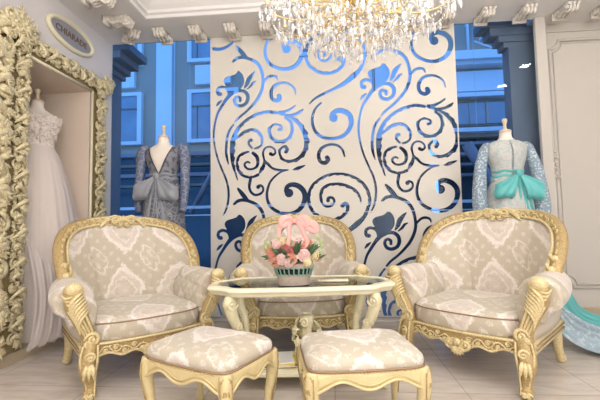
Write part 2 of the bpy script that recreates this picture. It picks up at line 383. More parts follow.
# soffit over the window and along the left wall, with stepped crown
wall('ceiling_soffit', [(XL, 4.5, 3.62, 4.10, ZS, ZC), (2.24, 4.5, 4.10, 4.22, ZS, ZC), (XL, -1.90, -2.6, 3.62, ZS, ZC)], 'soffit')
def crown(name, a, b, dirn):
    prof = [(0, ZS+.001), (.02, ZS), (.03, ZS+.03), (.055, ZS+.04), (.06, ZS+.07), (.10, ZS+.10), (.15, ZS+.15), (.17, ZS+.20), (.20, ZS+.21), (.21, ZS+.25), (.27, ZS+.27), (.29, ZC), (0, ZC)]
    mb = MB()
    if dirn == 'y': mb.prism(prof, lambda p: (a, 3.6199-p[0], p[1]), lambda p: (b, 3.6199-p[0], p[1]))
    else: mb.prism(prof, lambda p: (-1.8999+p[0], a, p[1]), lambda p: (-1.8999+p[0], b, p[1]))
    o = mb.build(name, 'ceil', smooth=False); o['kind'] = 'structure'
crown('trim_4', -1.9, 4.5, 'y'); crown('trim_5', -2.6, 3.62, 'x')
# ---- window glass with slim frame
def window(name, x0, x1):
    mb = MB(); mb.box(((x0+x1)/2, 4.093, (ZS+.035)/2), (x1-x0, .01, ZS-.036)); o = mb.build(name, 'glass', smooth=False); o['kind'] = 'structure'; return o
window('window_1', XL, -1.60); window('window_2', -1.598, 1.598); window('window_3', 1.6, 2.234)
# ---- modillions (bracket corbels) under the soffit
def corbel_mesh():
    mb = MB()
    # head towards -Y, plate towards +Y, hangs from z=0 downwards
    mb.box((0, .10, -.035), (.15, .10, .07)); mb.box((0, .135, -.05), (.17, .035, .10))
    side = [(.09, 0), (.09, -.075), (.04, -.085), (-.03, -.06), (-.07, -.045), (-.10, -.07), (-.14, -.10), (-.175, -.095), (-.195, -.06), (-.19, -.02), (-.17, 0)]
    for x0 in (-.065,):
        mb.prism(side, lambda p: (x0, p[0], p[1]), lambda p: (-x0, p[0], p[1]))
    rnd = random.Random(4)
    for x in (-.05, 0, .05):
        mb.tube([(x, .08, -.08), (x, .02, -.095), (x, -.05, -.07), (x, -.10, -.08), (x*.9, -.15, -.12), (x*.8, -.19, -.11), (x*.8, -.21, -.06)], [.012, .02, .022, .02, .022, .022, .014], 6, up=(1, 0, 0))
        mb.ball((x*1.1, -.205, -.045), (.024, .022, .026), 7, 5)
    for sg in (-1, 1):
        scroll(mb, V(sg*.066, -.13, -.06), V(0, 1, 0), V(0, 0, 1), V(sg, 0, 0), .05, 1.3, .012)
        scroll(mb, V(sg*.066, .03, -.05), V(0, 1, 0), V(0, 0, 1), V(sg, 0, 0), .035, 1.2, .010)
    for k in range(6):
        leaf(mb, V(rnd.uniform(-.05, .05), -.02-.03*k, -.075-.01*(k > 2)), V(rnd.uniform(-.5, .5), -1, -.1).normalized(), V(0, 0, -1), .05, .028)
    return mb
c0 = corbel_mesh().build('corbel', 'plaster')
def corbel(o, loc, rz, lab): o.location = loc; o.rotation_euler = (0, 0, rz); o.scale = (.80, .76, .80); tag(o, lab, 'corbel', 'plaster corbels under the soffit')
cl = [(-1.83, 'white plaster corbel over the glass, second from the corner'), (-1.43, 'white plaster corbel over the glass beside the left edge of the cut-out screen'), (-1.04, 'white plaster corbel above the top left corner of the cut-out screen'),
      (-.66, 'white plaster corbel just left of the chandelier, partly behind its crystals'), (-.27, 'white plaster corbel behind the left part of the chandelier'), (.12, 'white plaster corbel behind the chandelier hub, left one'), (.50, 'white plaster corbel behind the chandelier hub, right one'), (.88, 'white plaster corbel behind the right part of the chandelier'), (1.26, 'white plaster corbel above the top right corner of the cut-out screen'),
      (1.65, 'white plaster corbel above the glass right of the screen'), (2.05, 'white plaster corbel over the corner between glass and panelled wall'), (2.45, 'white plaster corbel above the panelled wall, left one'), (2.84, 'white plaster corbel above the panelled wall, cut by the photo edge')]
for i, (x, lab) in enumerate(cl):
    o = c0 if i == 0 else c0.copy()
    if i: COL.objects.link(o)
    corbel(o, (x, 3.90, ZS), 0, lab)
for x, y, rz, lab in ((-2.19, 3.86, PI/4, 'white plaster corbel in the corner above the left end of the window'), (-2.17, 3.55, PI/2, 'white plaster corbel above the left wall, next from the corner'), (-2.15, 3.18, PI/2, 'white plaster corbel above the left wall nearest the top left of the photo')):
    o = c0.copy(); COL.objects.link(o); corbel(o, (x, y, ZS), rz, lab)
# ------------------------------------------------------------------ street outside
M['fac_l'] = plain('pale_render', (.78, .78, .78, 1), .8, noise=.1, nscale=2)
M['fac_g'] = plain('grey_render', (.46, .36, .27, 1), .8, noise=.15, nscale=2)
M['fac_p'] = plain('pier_stone', (.25, .24, .25, 1), .8, noise=.15, nscale=3)
M['fac_s'] = plain('awning_slat_paint', (.26, .23, .24, 1), .7)
M['fac_w'] = plain('sky_lit_pane', (.34, .40, .46, 1), .12, noise=.5, nscale=2.5)
M['fac_d'] = plain('dark_pane', (.05, .08, .10, 1), .15)
M['fac_m'] = plain('slate_metal', (.2, .16, .12, 1), .6)
M['pave'] = plain('paving', (.2, .2, .2, 1), .8, noise=.2)
wall('ground', [(-14, 16, 4.36, 16, -.15, -.05)], 'pave')
def part(name, boxes, mat, par, bevel=0):
    mb = MB()
    for x0, x1, y0, y1, z0, z1 in boxes: mb.box(((x0+x1)/2, (y0+y1)/2, (z0+z1)/2), (x1-x0, y1-y0, z1-z0))
    return mb.build(name, mat, par, smooth=False, bevel=bevel)
FY = 8.0
b1 = empty('street_building', (0, FY, 0)); tag(b1, 'blue-lit street building with pale pilasters and tall windows behind the glass', 'building')
part('wall', [(-9, 2.2, .10, .5, 2.76, 9)], 'fac_g', b1); part('cornice', [(-9, 2.2, -.03, .10, 2.70, 2.80)], 'fac_g', b1)
part('shopfront', [(-9, 2.2, .3, .5, 0, 2.70)], 'fac_d', b1)
for k in range(5):
    cx = -5.99+2.26*k
    part('pilaster', [(cx-.18, cx+.18, -.02, .10, 2.8, 9), (cx-.22, cx-.20, .05, .10, 2.8, 9), (cx+.20, cx+.22, .05, .10, 2.8, 9)], 'fac_l', b1)
    wx0, wx1 = cx+.54, cx+1.72
    if k >= 2:
        part('pale_wall_panel', [(cx+.24, min(cx+2.04, 2.19), .03, .0995, 2.86, 6.8)], 'fac_l', b1); wx0, wx1 = cx+.80, cx+1.50
    for z0, z1 in ((3.0, 4.06), (4.86, 6.4)):
        wf = part('window', [(wx0, wx0+.10, -.01, .10, z0-.08, z1+.08), (wx1-.10, wx1, -.01, .10, z0-.08, z1+.08), (wx0+.1, wx1-.1, -.01, .10, z0-.08, z0), (wx0+.1, wx1-.1, -.01, .10, z1, z1+.08)], 'fac_l', b1)
        part('pane', [(wx0+.1, wx1-.1, .021, .0299 if k >= 2 else .098, z0, z1)], 'fac_w', wf)
        part('glazing_bar', [(wx0+.1, wx1-.1, .0, .02, z1-.32, z1-.29), ((wx0+wx1)/2-.02, (wx0+wx1)/2+.02, .0, .02, z0, z1-.32), (wx0+.22, wx0+.24, .0, .02, z0, z1-.32)], 'fac_m', wf)
    part('spandrel', [(wx0+.18, wx1-.18, .0, .10, 4.26, 4.70)], 'fac_l', b1)
aw = empty('slatted_awning', (0, FY-.6, 0)); tag(aw, 'dark slatted awning over the shopfront across the street', 'awning')
for k, z in enumerate((1.86, 2.06, 2.26, 2.46)):
    part('slat', [(-9, 2.2, -.1-.06*k, .12-.06*k, z, z+.05+.02*(k % 2))], 'fac_s' if k % 2 else 'fac_m', aw)
for x in (-6.3, -4.4, -2.0, .3): 
    mb = MB(); mb.tube([(x, -.4, 2.6), (x-.75, -.3, 1.3)], .05, 6); mb.build('strut', 'fac_s', aw)
rl = part('shop_railing', [(-9, 6, 6.5, 6.55, 1.36, 1.41), (-9, 6, 6.5, 6.55, 1.23, 1.25)]+[(x, x+.04, 6.5, 6.55, -.05, 1.36) for x in (-8, -5.6, -.9, 3.9)], 'fac_l', None)
tag(rl, 'pale blue handrail running in front of the shopfront across the street', 'railing')
b2 = empty('street_building', (0, 7.4, 0)); tag(b2, 'blue-lit building with stacked cornices seen right of the cut-out screen', 'building')
part('wall', [(2.25, 9, .1, .5, 2.7, 9)], 'fac_g', b2)
part('cornice', [(2.25, 9, -.25, .1, 4.15, 4.32), (2.25, 9, -.15, .1, 4.08, 4.15)], 'fac_l', b2); part('cornice', [(2.25, 9, -.10, .1, 3.46, 3.54)], 'fac_l', b2); part('cornice', [(2.25, 9, -.06, .1, 2.78, 2.86)], 'fac_l', b2)
part('frieze', [(2.25, 9, .0, .1, 3.60, 4.0)], 'fac_l', b2)
for x in (2.45, 4.2, 6.0):
    wf = part('window', [(x, x+1.3, .02, .10, 2.9, 3.4)], 'fac_m', b2); part('pane', [(x+.06, x+1.24, .0, .02, 2.94, 3.36)], 'fac_w', wf); part('glazing_bar', [(x+.62, x+.66, -.02, .0, 2.94, 3.36), (x+.3, x+.32, -.02, .0, 2.94, 3.36)], 'fac_g', wf)
part('shopfront', [(2.25, 9, .3, .5, 0, 2.7)], 'fac_d', b2); 
for z in (1.9, 2.1, 2.3, 2.5): part('slat', [(2.25, 9, -.2, .1, z, z+.05)], 'fac_s', b2)
mb = MB(); mb.tube([(2.5, -.5, 2.45), (3.35, -.45, .9)], .10, 6); mb.build('awning_strut', 'fac_s', b2)
mb = MB(); rnd = random.Random(3)
for k in range(22):
    x = 2.9+rnd.random()*.8; z = 4.4+rnd.random()*.8; a = rnd.uniform(0, PI); d = V(math.cos(a), 0, math.sin(a))*.3; mb.tube([V(x, -.02, z)-d, V(x, -.02, z)+d], .018, 5)
for x in (2.75, 4.0): mb.box((x, -.02, 4.8), (.04, .04, 1.0))
mb.build('lattice', 'fac_l', b2, loc=(0, -.1, 0))
def pier(name, x0, x1, lab, s, dp, kd):
    p = empty(name, (0, 4.30, 0)); part('shaft', [(x0, x1, 0, dp, -.05, 3.02)], 'fac_p', p)
    xi = x1 if s > 0 else x0
    for k, (z, d) in enumerate((z, d*kd) for z, d in ((3.02, .07), (3.08, .15), (3.15, .28), (3.24, .42))):
        part('capital', [(min(x0, x0-d*(s < 0)), max(x1, x1+d*(s > 0)), -.02*k, dp, z, z+.09)], 'fac_p', p)
    tag(p, lab, 'pier')
pier('stone_pier', -3.6, -2.79, 'grey-blue stone pier with stepped capital outside the left end of the window', 1, .4, .85)
pier('stone_pier', 2.07, 3.2, 'grey-blue stone pier with stepped capital outside the right end of the window', -1, .16, .75)
# ---- recessed downlights
DL = [(3.16, 2.104), (3.21, 1.227)]
for x, y, lab in ((DL[0][0], DL[0][1], 'round recessed ceiling downlight, the one mirrored higher in the right glass'), (DL[1][0], DL[1][1], 'round recessed ceiling downlight, the one mirrored lower in the right glass')):
    p = empty('recessed_downlight', (x, y, ZC)); tag(p, lab, 'ceiling light', 'recessed downlights')
    mb = MB(); mb.lathe([(.11, 0), (.11, -.012), (.085, -.012), (.085, 0)], seg=24); mb.build('rim', 'ceil', p)
    mb = MB(); mb.lathe([(.08, -.004), (.08, -.010)], seg=24); mb.build('lens', 'down', p)
# ------------------------------------------------------------------ cut-out scroll screen
STROKES = [
 ([(-1.077,2.917),(-1.036,2.952),(-0.984,2.964),(-0.914,2.952),(-0.822,2.908),(-0.765,2.841),(-0.737,2.746),(-0.729,2.652),(-0.745,2.572),(-0.792,2.476),(-0.862,2.392),(-0.931,2.326),(-1.001,2.272),(-1.048,2.222)], [22,33,33,33,33,33,31,29,31,31,27,25,24,22], 0, None),
 ([(-1.029,3.091),(-0.995,3.048),(-0.96,3.004),(-0.914,2.949)], [22,44,49,27], 0, None),
 ([(-0.726,2.664),(-0.674,2.714),(-0.628,2.729),(-0.582,2.715),(-0.566,2.679)], [20,24,26,24,11], 0, None),
 ([(-1.071,2.188),(-1.118,2.127),(-1.147,2.047),(-1.159,1.956),(-1.163,1.876),(-1.154,1.807),(-1.137,1.738)], [18,22,24,27,29,24,11], 0, None),
 ([(-1.057,2.576),(-1.103,2.543),(-1.162,2.476),(-1.215,2.397),(-1.256,2.329),(-1.286,2.226),(-1.303,2.122),(-1.304,2.019),(-1.281,1.88),(-1.247,1.764),(-1.201,1.649),(-1.156,1.534),(-1.137,1.41),(-1.146,1.297),(-1.169,1.219),(-1.198,1.164)], [66,49,35,29,24,22,22,20,19,19,20,22,24,22,18,13], 0, None),
 ([(-0.946,2.605),(-0.917,2.65),(-0.893,2.707),(-0.858,2.752),(-0.823,2.785)], [13,44,53,33,7], 0, None),
 ([(-0.912,2.592),(-0.871,2.625),(-0.847,2.658),(-0.813,2.674)], [13,26,26,9], 0, None),
 ([(-1.127,2.532),(-1.132,2.579),(-1.161,2.616),(-1.208,2.63),(-1.248,2.614),(-1.261,2.58),(-1.249,2.55),(-1.226,2.545)], [22,31,29,29,31,33,37,40], 0, None),
 ([(-1.273,2.411),(-1.244,2.445),(-1.209,2.472)], [11,31,9], 0, None),
 ([(-1.045,2.563),(-0.998,2.575),(-0.952,2.567),(-0.914,2.528),(-0.907,2.476),(-0.93,2.424),(-0.988,2.398),(-1.04,2.414),(-1.062,2.46),(-1.051,2.494),(-1.022,2.504),(-0.996,2.486),(-0.996,2.456)], [22,33,36,38,38,36,34,33,31,29,29,31,29], 0, None),
 ([(-0.361,2.501),(-0.369,2.554),(-0.402,2.601),(-0.458,2.635),(-0.526,2.642),(-0.595,2.617),(-0.636,2.561),(-0.642,2.503),(-0.62,2.456),(-0.575,2.439),(-0.54,2.464),(-0.551,2.493)], [9,16,20,22,25,31,35,37,37,40,46,48], 0, None),
 ([(-0.463,1.649),(-0.542,1.629),(-0.616,1.575),(-0.667,1.515),(-0.696,1.432),(-0.703,1.354),(-0.681,1.276),(-0.626,1.213),(-0.527,1.167),(-0.427,1.165),(-0.337,1.213),(-0.286,1.3),(-0.284,1.388),(-0.333,1.456),(-0.41,1.486),(-0.472,1.465),(-0.489,1.416)], [13,18,20,22,26,29,31,33,35,40,44,51,55,55,51,46,44], 0, (-0.456, 1.392, 0.049)),
 ([(-0.732,1.77),(-0.687,1.724),(-0.642,1.677),(-0.575,1.653),(-0.463,1.649)], [13,29,22,26,11], 0, None),
 ([(-0.407,1.65),(-0.351,1.665),(-0.273,1.694)], [9,40,9], 0, None),
 ([(-0.08,2.391),(-0.137,2.337),(-0.174,2.259),(-0.182,2.18),(-0.164,2.1),(-0.121,2.036),(-0.045,1.994),(0.044,1.983),(0.132,1.998),(0.199,2.046),(0.243,2.117),(0.247,2.196),(0.216,2.259),(0.15,2.292),(0.084,2.293),(0.039,2.255)], [18,22,25,27,30,32,33,33,35,40,46,53,55,53,48,48], 0, (0.055, 2.215, 0.048)),
 ([(0.165,1.78),(0.15,1.841),(0.118,1.887),(0.064,1.914),(-0.002,1.916),(-0.075,1.888),(-0.114,1.834),(-0.118,1.773),(-0.095,1.727),(-0.051,1.715),(-0.017,1.747),(-0.027,1.775)], [13,20,22,25,27,31,35,37,38,42,46,46], 0, None),
 ([(-0.209,2.386),(-0.157,2.435),(-0.089,2.475),(0.001,2.513),(0.113,2.564),(0.192,2.606),(0.282,2.675),(0.361,2.751),(0.402,2.834)], [11,20,25,27,33,46,59,37,29], 0, None),
 ([(0.369,1.143),(0.415,1.229),(0.428,1.305),(0.394,1.426),(0.305,1.523),(0.154,1.586),(-0.021,1.58),(-0.166,1.501),(-0.228,1.409),(-0.241,1.321),(-0.232,1.243),(-0.184,1.165),(-0.097,1.103),(0.011,1.085),(0.109,1.11),(0.176,1.174),(0.189,1.234),(0.162,1.262),(0.129,1.241)], [29,29,33,33,33,29,29,31,33,33,33,33,33,33,33,33,33,33,44], -1, None),
 ([(0.327,1.264),(0.321,1.329),(0.28,1.396),(0.216,1.441),(0.14,1.471),(0.064,1.481),(-0.024,1.47),(-0.085,1.427),(-0.108,1.362),(-0.099,1.284),(-0.051,1.234),(0.015,1.243),(0.043,1.292),(0.022,1.331),(-0.021,1.326),(-0.027,1.299)], [11,22,31,33,33,29,31,33,31,26,25,25,25,25,29,37], -1, None),
 ([(-1.033,1.554),(-1.063,1.645),(-1.086,1.725),(-1.097,1.816),(-1.096,1.919),(-1.086,2.01),(-1.06,2.078),(-1.025,2.14),(-0.973,2.195),(-0.909,2.245),(-0.828,2.287),(-0.748,2.309),(-0.679,2.317),(-0.588,2.3)], [9,22,35,46,55,57,48,37,35,33,33,33,33,33], 1, None),
 ([(-0.549,2.304),(-0.486,2.309),(-0.418,2.338),(-0.366,2.376)], [31,27,22,9], 0, None),
 ([(-0.543,2.292),(-0.453,2.265),(-0.374,2.273),(-0.317,2.299),(-0.283,2.326)], [29,24,27,33,8], 0, None),
 ([(-0.498,2.279),(-0.419,2.241),(-0.342,2.175),(-0.287,2.094),(-0.259,2.002),(-0.257,1.923),(-0.281,1.845),(-0.338,1.78),(-0.417,1.749),(-0.495,1.757),(-0.539,1.798),(-0.553,1.855),(-0.534,1.897),(-0.492,1.909),(-0.465,1.88),(-0.482,1.854)], [20,33,44,51,53,48,46,42,33,29,26,26,27,29,33,37], -1, None),
 ([(-0.476,2.238),(-0.432,2.196),(-0.41,2.133),(-0.419,2.053),(-0.469,1.991),(-0.548,1.97),(-0.621,1.999),(-0.66,2.063),(-0.662,2.114),(-0.636,2.153),(-0.59,2.165),(-0.54,2.149),(-0.529,2.115),(-0.557,2.104)], [26,31,31,35,35,33,35,37,31,23,22,22,24,29], -1, None),
 ([(-1.043,2.02),(-0.979,2.081),(-0.91,2.113),(-0.841,2.119),(-0.785,2.085),(-0.748,2.021),(-0.752,1.952),(-0.787,1.914),(-0.832,1.904)], [16,35,35,33,33,29,24,22,20], 1, None),
 ([(-0.866,1.911),(-0.9,1.952),(-0.897,1.992),(-0.874,1.999)], [20,22,24,37], 0, None),
 ([(-0.907,1.867),(-0.97,1.854),(-1.021,1.814),(-1.039,1.758),(-1.034,1.689),(-1.0,1.626),(-0.938,1.585),(-0.87,1.579),(-0.802,1.603)], [20,31,31,26,31,35,26,22,31], -1, None),
 ([(-0.856,1.854),(-0.811,1.807),(-0.8,1.75),(-0.814,1.699),(-0.858,1.673),(-0.914,1.674),(-0.951,1.709),(-0.945,1.741),(-0.914,1.754),(-0.893,1.742)], [33,38,33,29,22,22,22,22,20,16], 0, None),
 ([(-0.881,1.583),(-0.893,1.527),(-0.902,1.471),(-0.883,1.414),(-0.838,1.38),(-0.781,1.389),(-0.747,1.422),(-0.747,1.464),(-0.775,1.487),(-0.8,1.468)], [26,33,27,27,25,25,22,20,20,42], 0, None),
 ([(-0.784,1.625),(-0.755,1.669),(-0.732,1.714),(-0.728,1.77),(-0.742,1.839),(-0.727,1.889),(-0.696,1.914),(-0.65,1.915),(-0.609,1.885),(-0.603,1.845),(-0.629,1.823),(-0.655,1.836)], [16,44,33,18,22,20,18,18,18,20,24,37], 0, None),
]
FLOWER = [(-1.014,2.807),(-0.962,2.758),(-0.948,2.699),(-0.957,2.641),(-0.998,2.59),(-1.028,2.568),(-1.098,2.519),(-1.121,2.567),(-1.126,2.602),(-1.161,2.639),(-1.186,2.687),(-1.178,2.722),(-1.149,2.744),(-1.09,2.759),(-1.049,2.774)]

def build_screen():
    X0, X1, Z0, Z1 = -1.342, 1.392, .045, 3.215; H = .0055; TX, TZ = 1.631, 1.637
    nx = int((X1-X0)/H)+1; nz = int((Z1-Z0)/H)+1; F = np.full((nz, nx), -9.0)
    gx = X0+np.arange(nx)*H; gz = Z0+np.arange(nz)*H
    def circ(x, z, r):
        if x < X0-.1 or x > X1+.1 or z < Z0-.1 or z > Z1+.1: return
        k = int((r+.03)/H)+1; i0 = max(0, int((x-X0)/H)-k); i1 = min(nx, int((x-X0)/H)+k+2); j0 = max(0, int((z-Z0)/H)-k); j1 = min(nz, int((z-Z0)/H)+k+2)
        if i1 <= i0 or j1 <= j0: return
        d = r-np.hypot(gx[None, i0:i1]-x, gz[j0:j1, None]-z); F[j0:j1, i0:i1] = np.maximum(F[j0:j1, i0:i1], d)
    STROKES.append(([(-1.3, 3.083), (-1.241, 3.073), (-1.17, 3.088), (-1.111, 3.12), (-1.058, 3.17)], [36,34,31,27,22], 0, None))
    for ox in (0, 1):
        for oz in (-1, 0, 1):
            for si, (pts, ws, side, dot) in enumerate(STROKES):
                if oz == 1 and si not in (11, 17, 18): continue
                if ox == 1 and si in (14, 15, 16, 17, 18): continue
                if si == len(STROKES)-1 and (ox or oz): continue
                dx, dz = ox*TX, oz*TZ
                C = catmull([(a+dx, 0, b+dz) for a, b in pts], 12); d = 0
                for i, p in enumerate(C):
                    t = i/(len(C)-1); w = lerpl(ws, t)/1000
                    if i: d += (p-C[i-1]).length
                    q = p
                    if side and .04 < t < .9:
                        g = (d/.085) % 1; b = w*.32*g*g; T = (C[min(i+1, len(C)-1)]-C[i-1]).normalized(); q = p+Vector((-T.z, 0, T.x))*(-side)*b*.6; w = w*.82+b
                    circ(q.x, q.z, w/2+.0022)
                if dot: circ(dot[0]+dx, dot[1]+dz, dot[2])
            if oz == 1: continue
            fl = catmull([(a+ox*TX, 0, b+oz*TZ) for a, b in FLOWER], 4, True); P = np.array([(p.x, p.z) for p in fl])
            if P[:, 0].max() < X0 or P[:, 0].min() > X1 or P[:, 1].max() < Z0 or P[:, 1].min() > Z1: continue
            i0 = max(0, int((P[:, 0].min()-.03-X0)/H)); i1 = min(nx, int((P[:, 0].max()+.03-X0)/H)); j0 = max(0, int((P[:, 1].min()-.03-Z0)/H)); j1 = min(nz, int((P[:, 1].max()+.03-Z0)/H))
            if i1 <= i0 or j1 <= j0: continue
            GX, GZ = np.meshgrid(gx[i0:i1], gz[j0:j1]); ins = np.zeros(GX.shape, bool); dm = np.full(GX.shape, 9.0)
            for k in range(len(P)):
                a, b = P[k-1], P[k]; e = b-a; wx = GX-a[0]; wz = GZ-a[1]; t = np.clip((wx*e[0]+wz*e[1])/(e@e+1e-12), 0, 1); dm = np.minimum(dm, np.hypot(wx-t*e[0], wz-t*e[1]))
                c = ((a[1] > GZ) != (b[1] > GZ)); xx = a[0]+(GZ-a[1])/(b[1]-a[1]+1e-15)*(b[0]-a[0]); ins ^= c & (GX < xx)
            F[j0:j1, i0:i1] = np.maximum(F[j0:j1, i0:i1], np.where(ins, dm, -dm))
    # keep a solid border round the screen
    B = np.minimum(np.minimum(gx[None, :]-X0, X1-gx[None, :]), np.minimum(gz[:, None]-Z0, Z1-gz[:, None]))-.012
    F = np.minimum(F, B); F = np.where(np.abs(F) < 1e-7, 1e-7, F)
    # marching squares
    pts = {}; nxt = {}
    S = F > 0; cells = np.argwhere((S[:-1, :-1] != S[1:, :-1]) | (S[:-1, :-1] != S[:-1, 1:]) | (S[:-1, :-1] != S[1:, 1:]))
    def ep(j, i, hor):
        k = (j, i, hor)
        if k not in pts:
            a = F[j, i]; b = F[j, i+1] if hor else F[j+1, i]; t = a/(a-b); pts[k] = (X0+(i+(t if hor else 0))*H, Z0+(j+(0 if hor else t))*H)
        return k
    TAB = {1: [(3, 0)], 2: [(0, 1)], 3: [(3, 1)], 4: [(1, 2)], 5: [(3, 0), (1, 2)], 6: [(0, 2)], 7: [(3, 2)], 8: [(2, 3)], 9: [(2, 0)], 10: [(0, 1), (2, 3)], 11: [(2, 1)], 12: [(1, 3)], 13: [(1, 0)], 14: [(0, 3)]}
    for j, i in cells:
        j = int(j); i = int(i); c = S[j, i]*1+S[j, i+1]*2+S[j+1, i+1]*4+S[j+1, i]*8
        if c in (0, 15): continue
        E = lambda e: ep(j, i, True) if e == 0 else ep(j, i+1, False) if e == 1 else ep(j+1, i, True) if e == 2 else ep(j, i, False)
        for a, b in TAB[int(c)]: nxt[E(a)] = E(b)
    loops = []; seen = set()
    for k in list(nxt):
        if k in seen: continue
        L = []; q = k
        while q in nxt and q not in seen: seen.add(q); L.append(pts[q]); q = nxt[q]
        if len(L) < 12: continue
        # decimate: drop nearly collinear points
        out = [L[0]]
        for m in range(1, len(L)-1):
            a, b, c = out[-1], L[m], L[m+1]; ar = abs((b[0]-a[0])*(c[1]-a[1])-(c[0]-a[0])*(b[1]-a[1])); ln = math.hypot(c[0]-a[0], c[1]-a[1])
            if ar/ln > .0007 or math.hypot(b[0]-a[0], b[1]-a[1]) > .03: out.append(b)
        if len(out) > 5: loops.append(out)
    cu = bpy.data.curves.new('screen', 'CURVE'); cu.dimensions = '2D'; cu.fill_mode = 'BOTH'; cu.extrude = .006
    def spl(L):
        s_ = cu.splines.new('POLY'); s_.points.add(len(L)-1); s_.use_cyclic_u = True
        for p, (x, z) in zip(s_.points, L): p.co = (x, z, 0, 1)
    spl([(X0, Z0), (X1, Z0), (X1, Z1), (X0, Z1)])
    for L in loops: spl(L)
    t = bpy.data.objects.new('tmp', cu); COL.objects.link(t); bpy.context.view_layer.update()
    me = bpy.data.meshes.new_from_object(t.evaluated_get(bpy.context.evaluated_depsgraph_get())); bpy.data.objects.remove(t)
    me.transform(Matrix.Rotation(PI/2, 4, 'X')); o = bpy.data.objects.new('scroll_cutout_screen', me); COL.objects.link(o); o.location = (0, 4.06, 0)
    me.materials.clear(); me.materials.append(M['panel'])
    tag(o, 'tall cream screen with scroll and flower cut-outs hanging before the glass', 'screen')
build_screen()
# ------------------------------------------------------------------ armchair
HALF = [(.470, -.06, .68), (.486, -.02, .75), (.494, .05, .835), (.486, .13, .915), (.456, .21, .985), (.395, .29, 1.04), (.30, .355, 1.073), (.18, .395, 1.093), (0, .41, 1.10)]
def chair_leg(mb, sx, y0, back=False):
    X = .375*sx
    if back:
        P = [(X, y0, .26), (X+.005*sx, y0+.01, .20), (X+.01*sx, y0+.03, .10), (X+.018*sx, y0+.055, .035), (X+.022*sx, y0+.065, .014)]
        mb.tube(catmull(P, 4), [.044, .042, .034, .030, .036, .026], 10, up=(0, 1, 0)); return
    P = [(X, y0, .335), (X+.01*sx, y0-.012, .27), (X+.022*sx, y0-.022, .21), (X+.014*sx, y0-.015, .14), (X+.002*sx, y0-.004, .08), (X+.006*sx, y0-.016, .04), (X+.018*sx, y0-.035, .016)]
    mb.tube(catmull(P, 5), [.048, .053, .053, .046, .037, .034, .042, .030], 12, up=(0, 1, 0))
def chair_leg_carving(mb, sx, y0, rnd):
    X = .375*sx; n = V(.25*sx, -1, 0).normalized(); T = V(0, 0, 1); B = V(1, .25*sx, 0).normalized()
    scroll(mb, V(X+.012*sx, y0-.064, .262), B*sx, T, n, .030, 1.4, .0085)
    for k in (-1, 0, 1): leaf(mb, V(X+.02*sx, y0-.068, .225)+B*k*.014, (V(0, 0, -1)+B*k*.25).normalized(), n, .10, .026, .1*k, False)
    for k in (-1, 1): mb.tube(catmull([V(X+.01*sx, y0-.046, .33)+B*k*.040, V(X+.02*sx, y0-.058, .25)+B*k*.046, V(X+.016*sx, y0-.052, .17)+B*k*.034, V(X+.004*sx, y0-.033, .08)+B*k*.022, V(X+.012*sx, y0-.045, .03)+B*k*.026], 4), [.006, .008, .007, .006, .006], 6, up=n)
    for k in (-1, 1): scroll(mb, V(X+.018*sx, y0-.062, .030)+B*k*.014, B*k, T, n, .017, 1.2, .006)
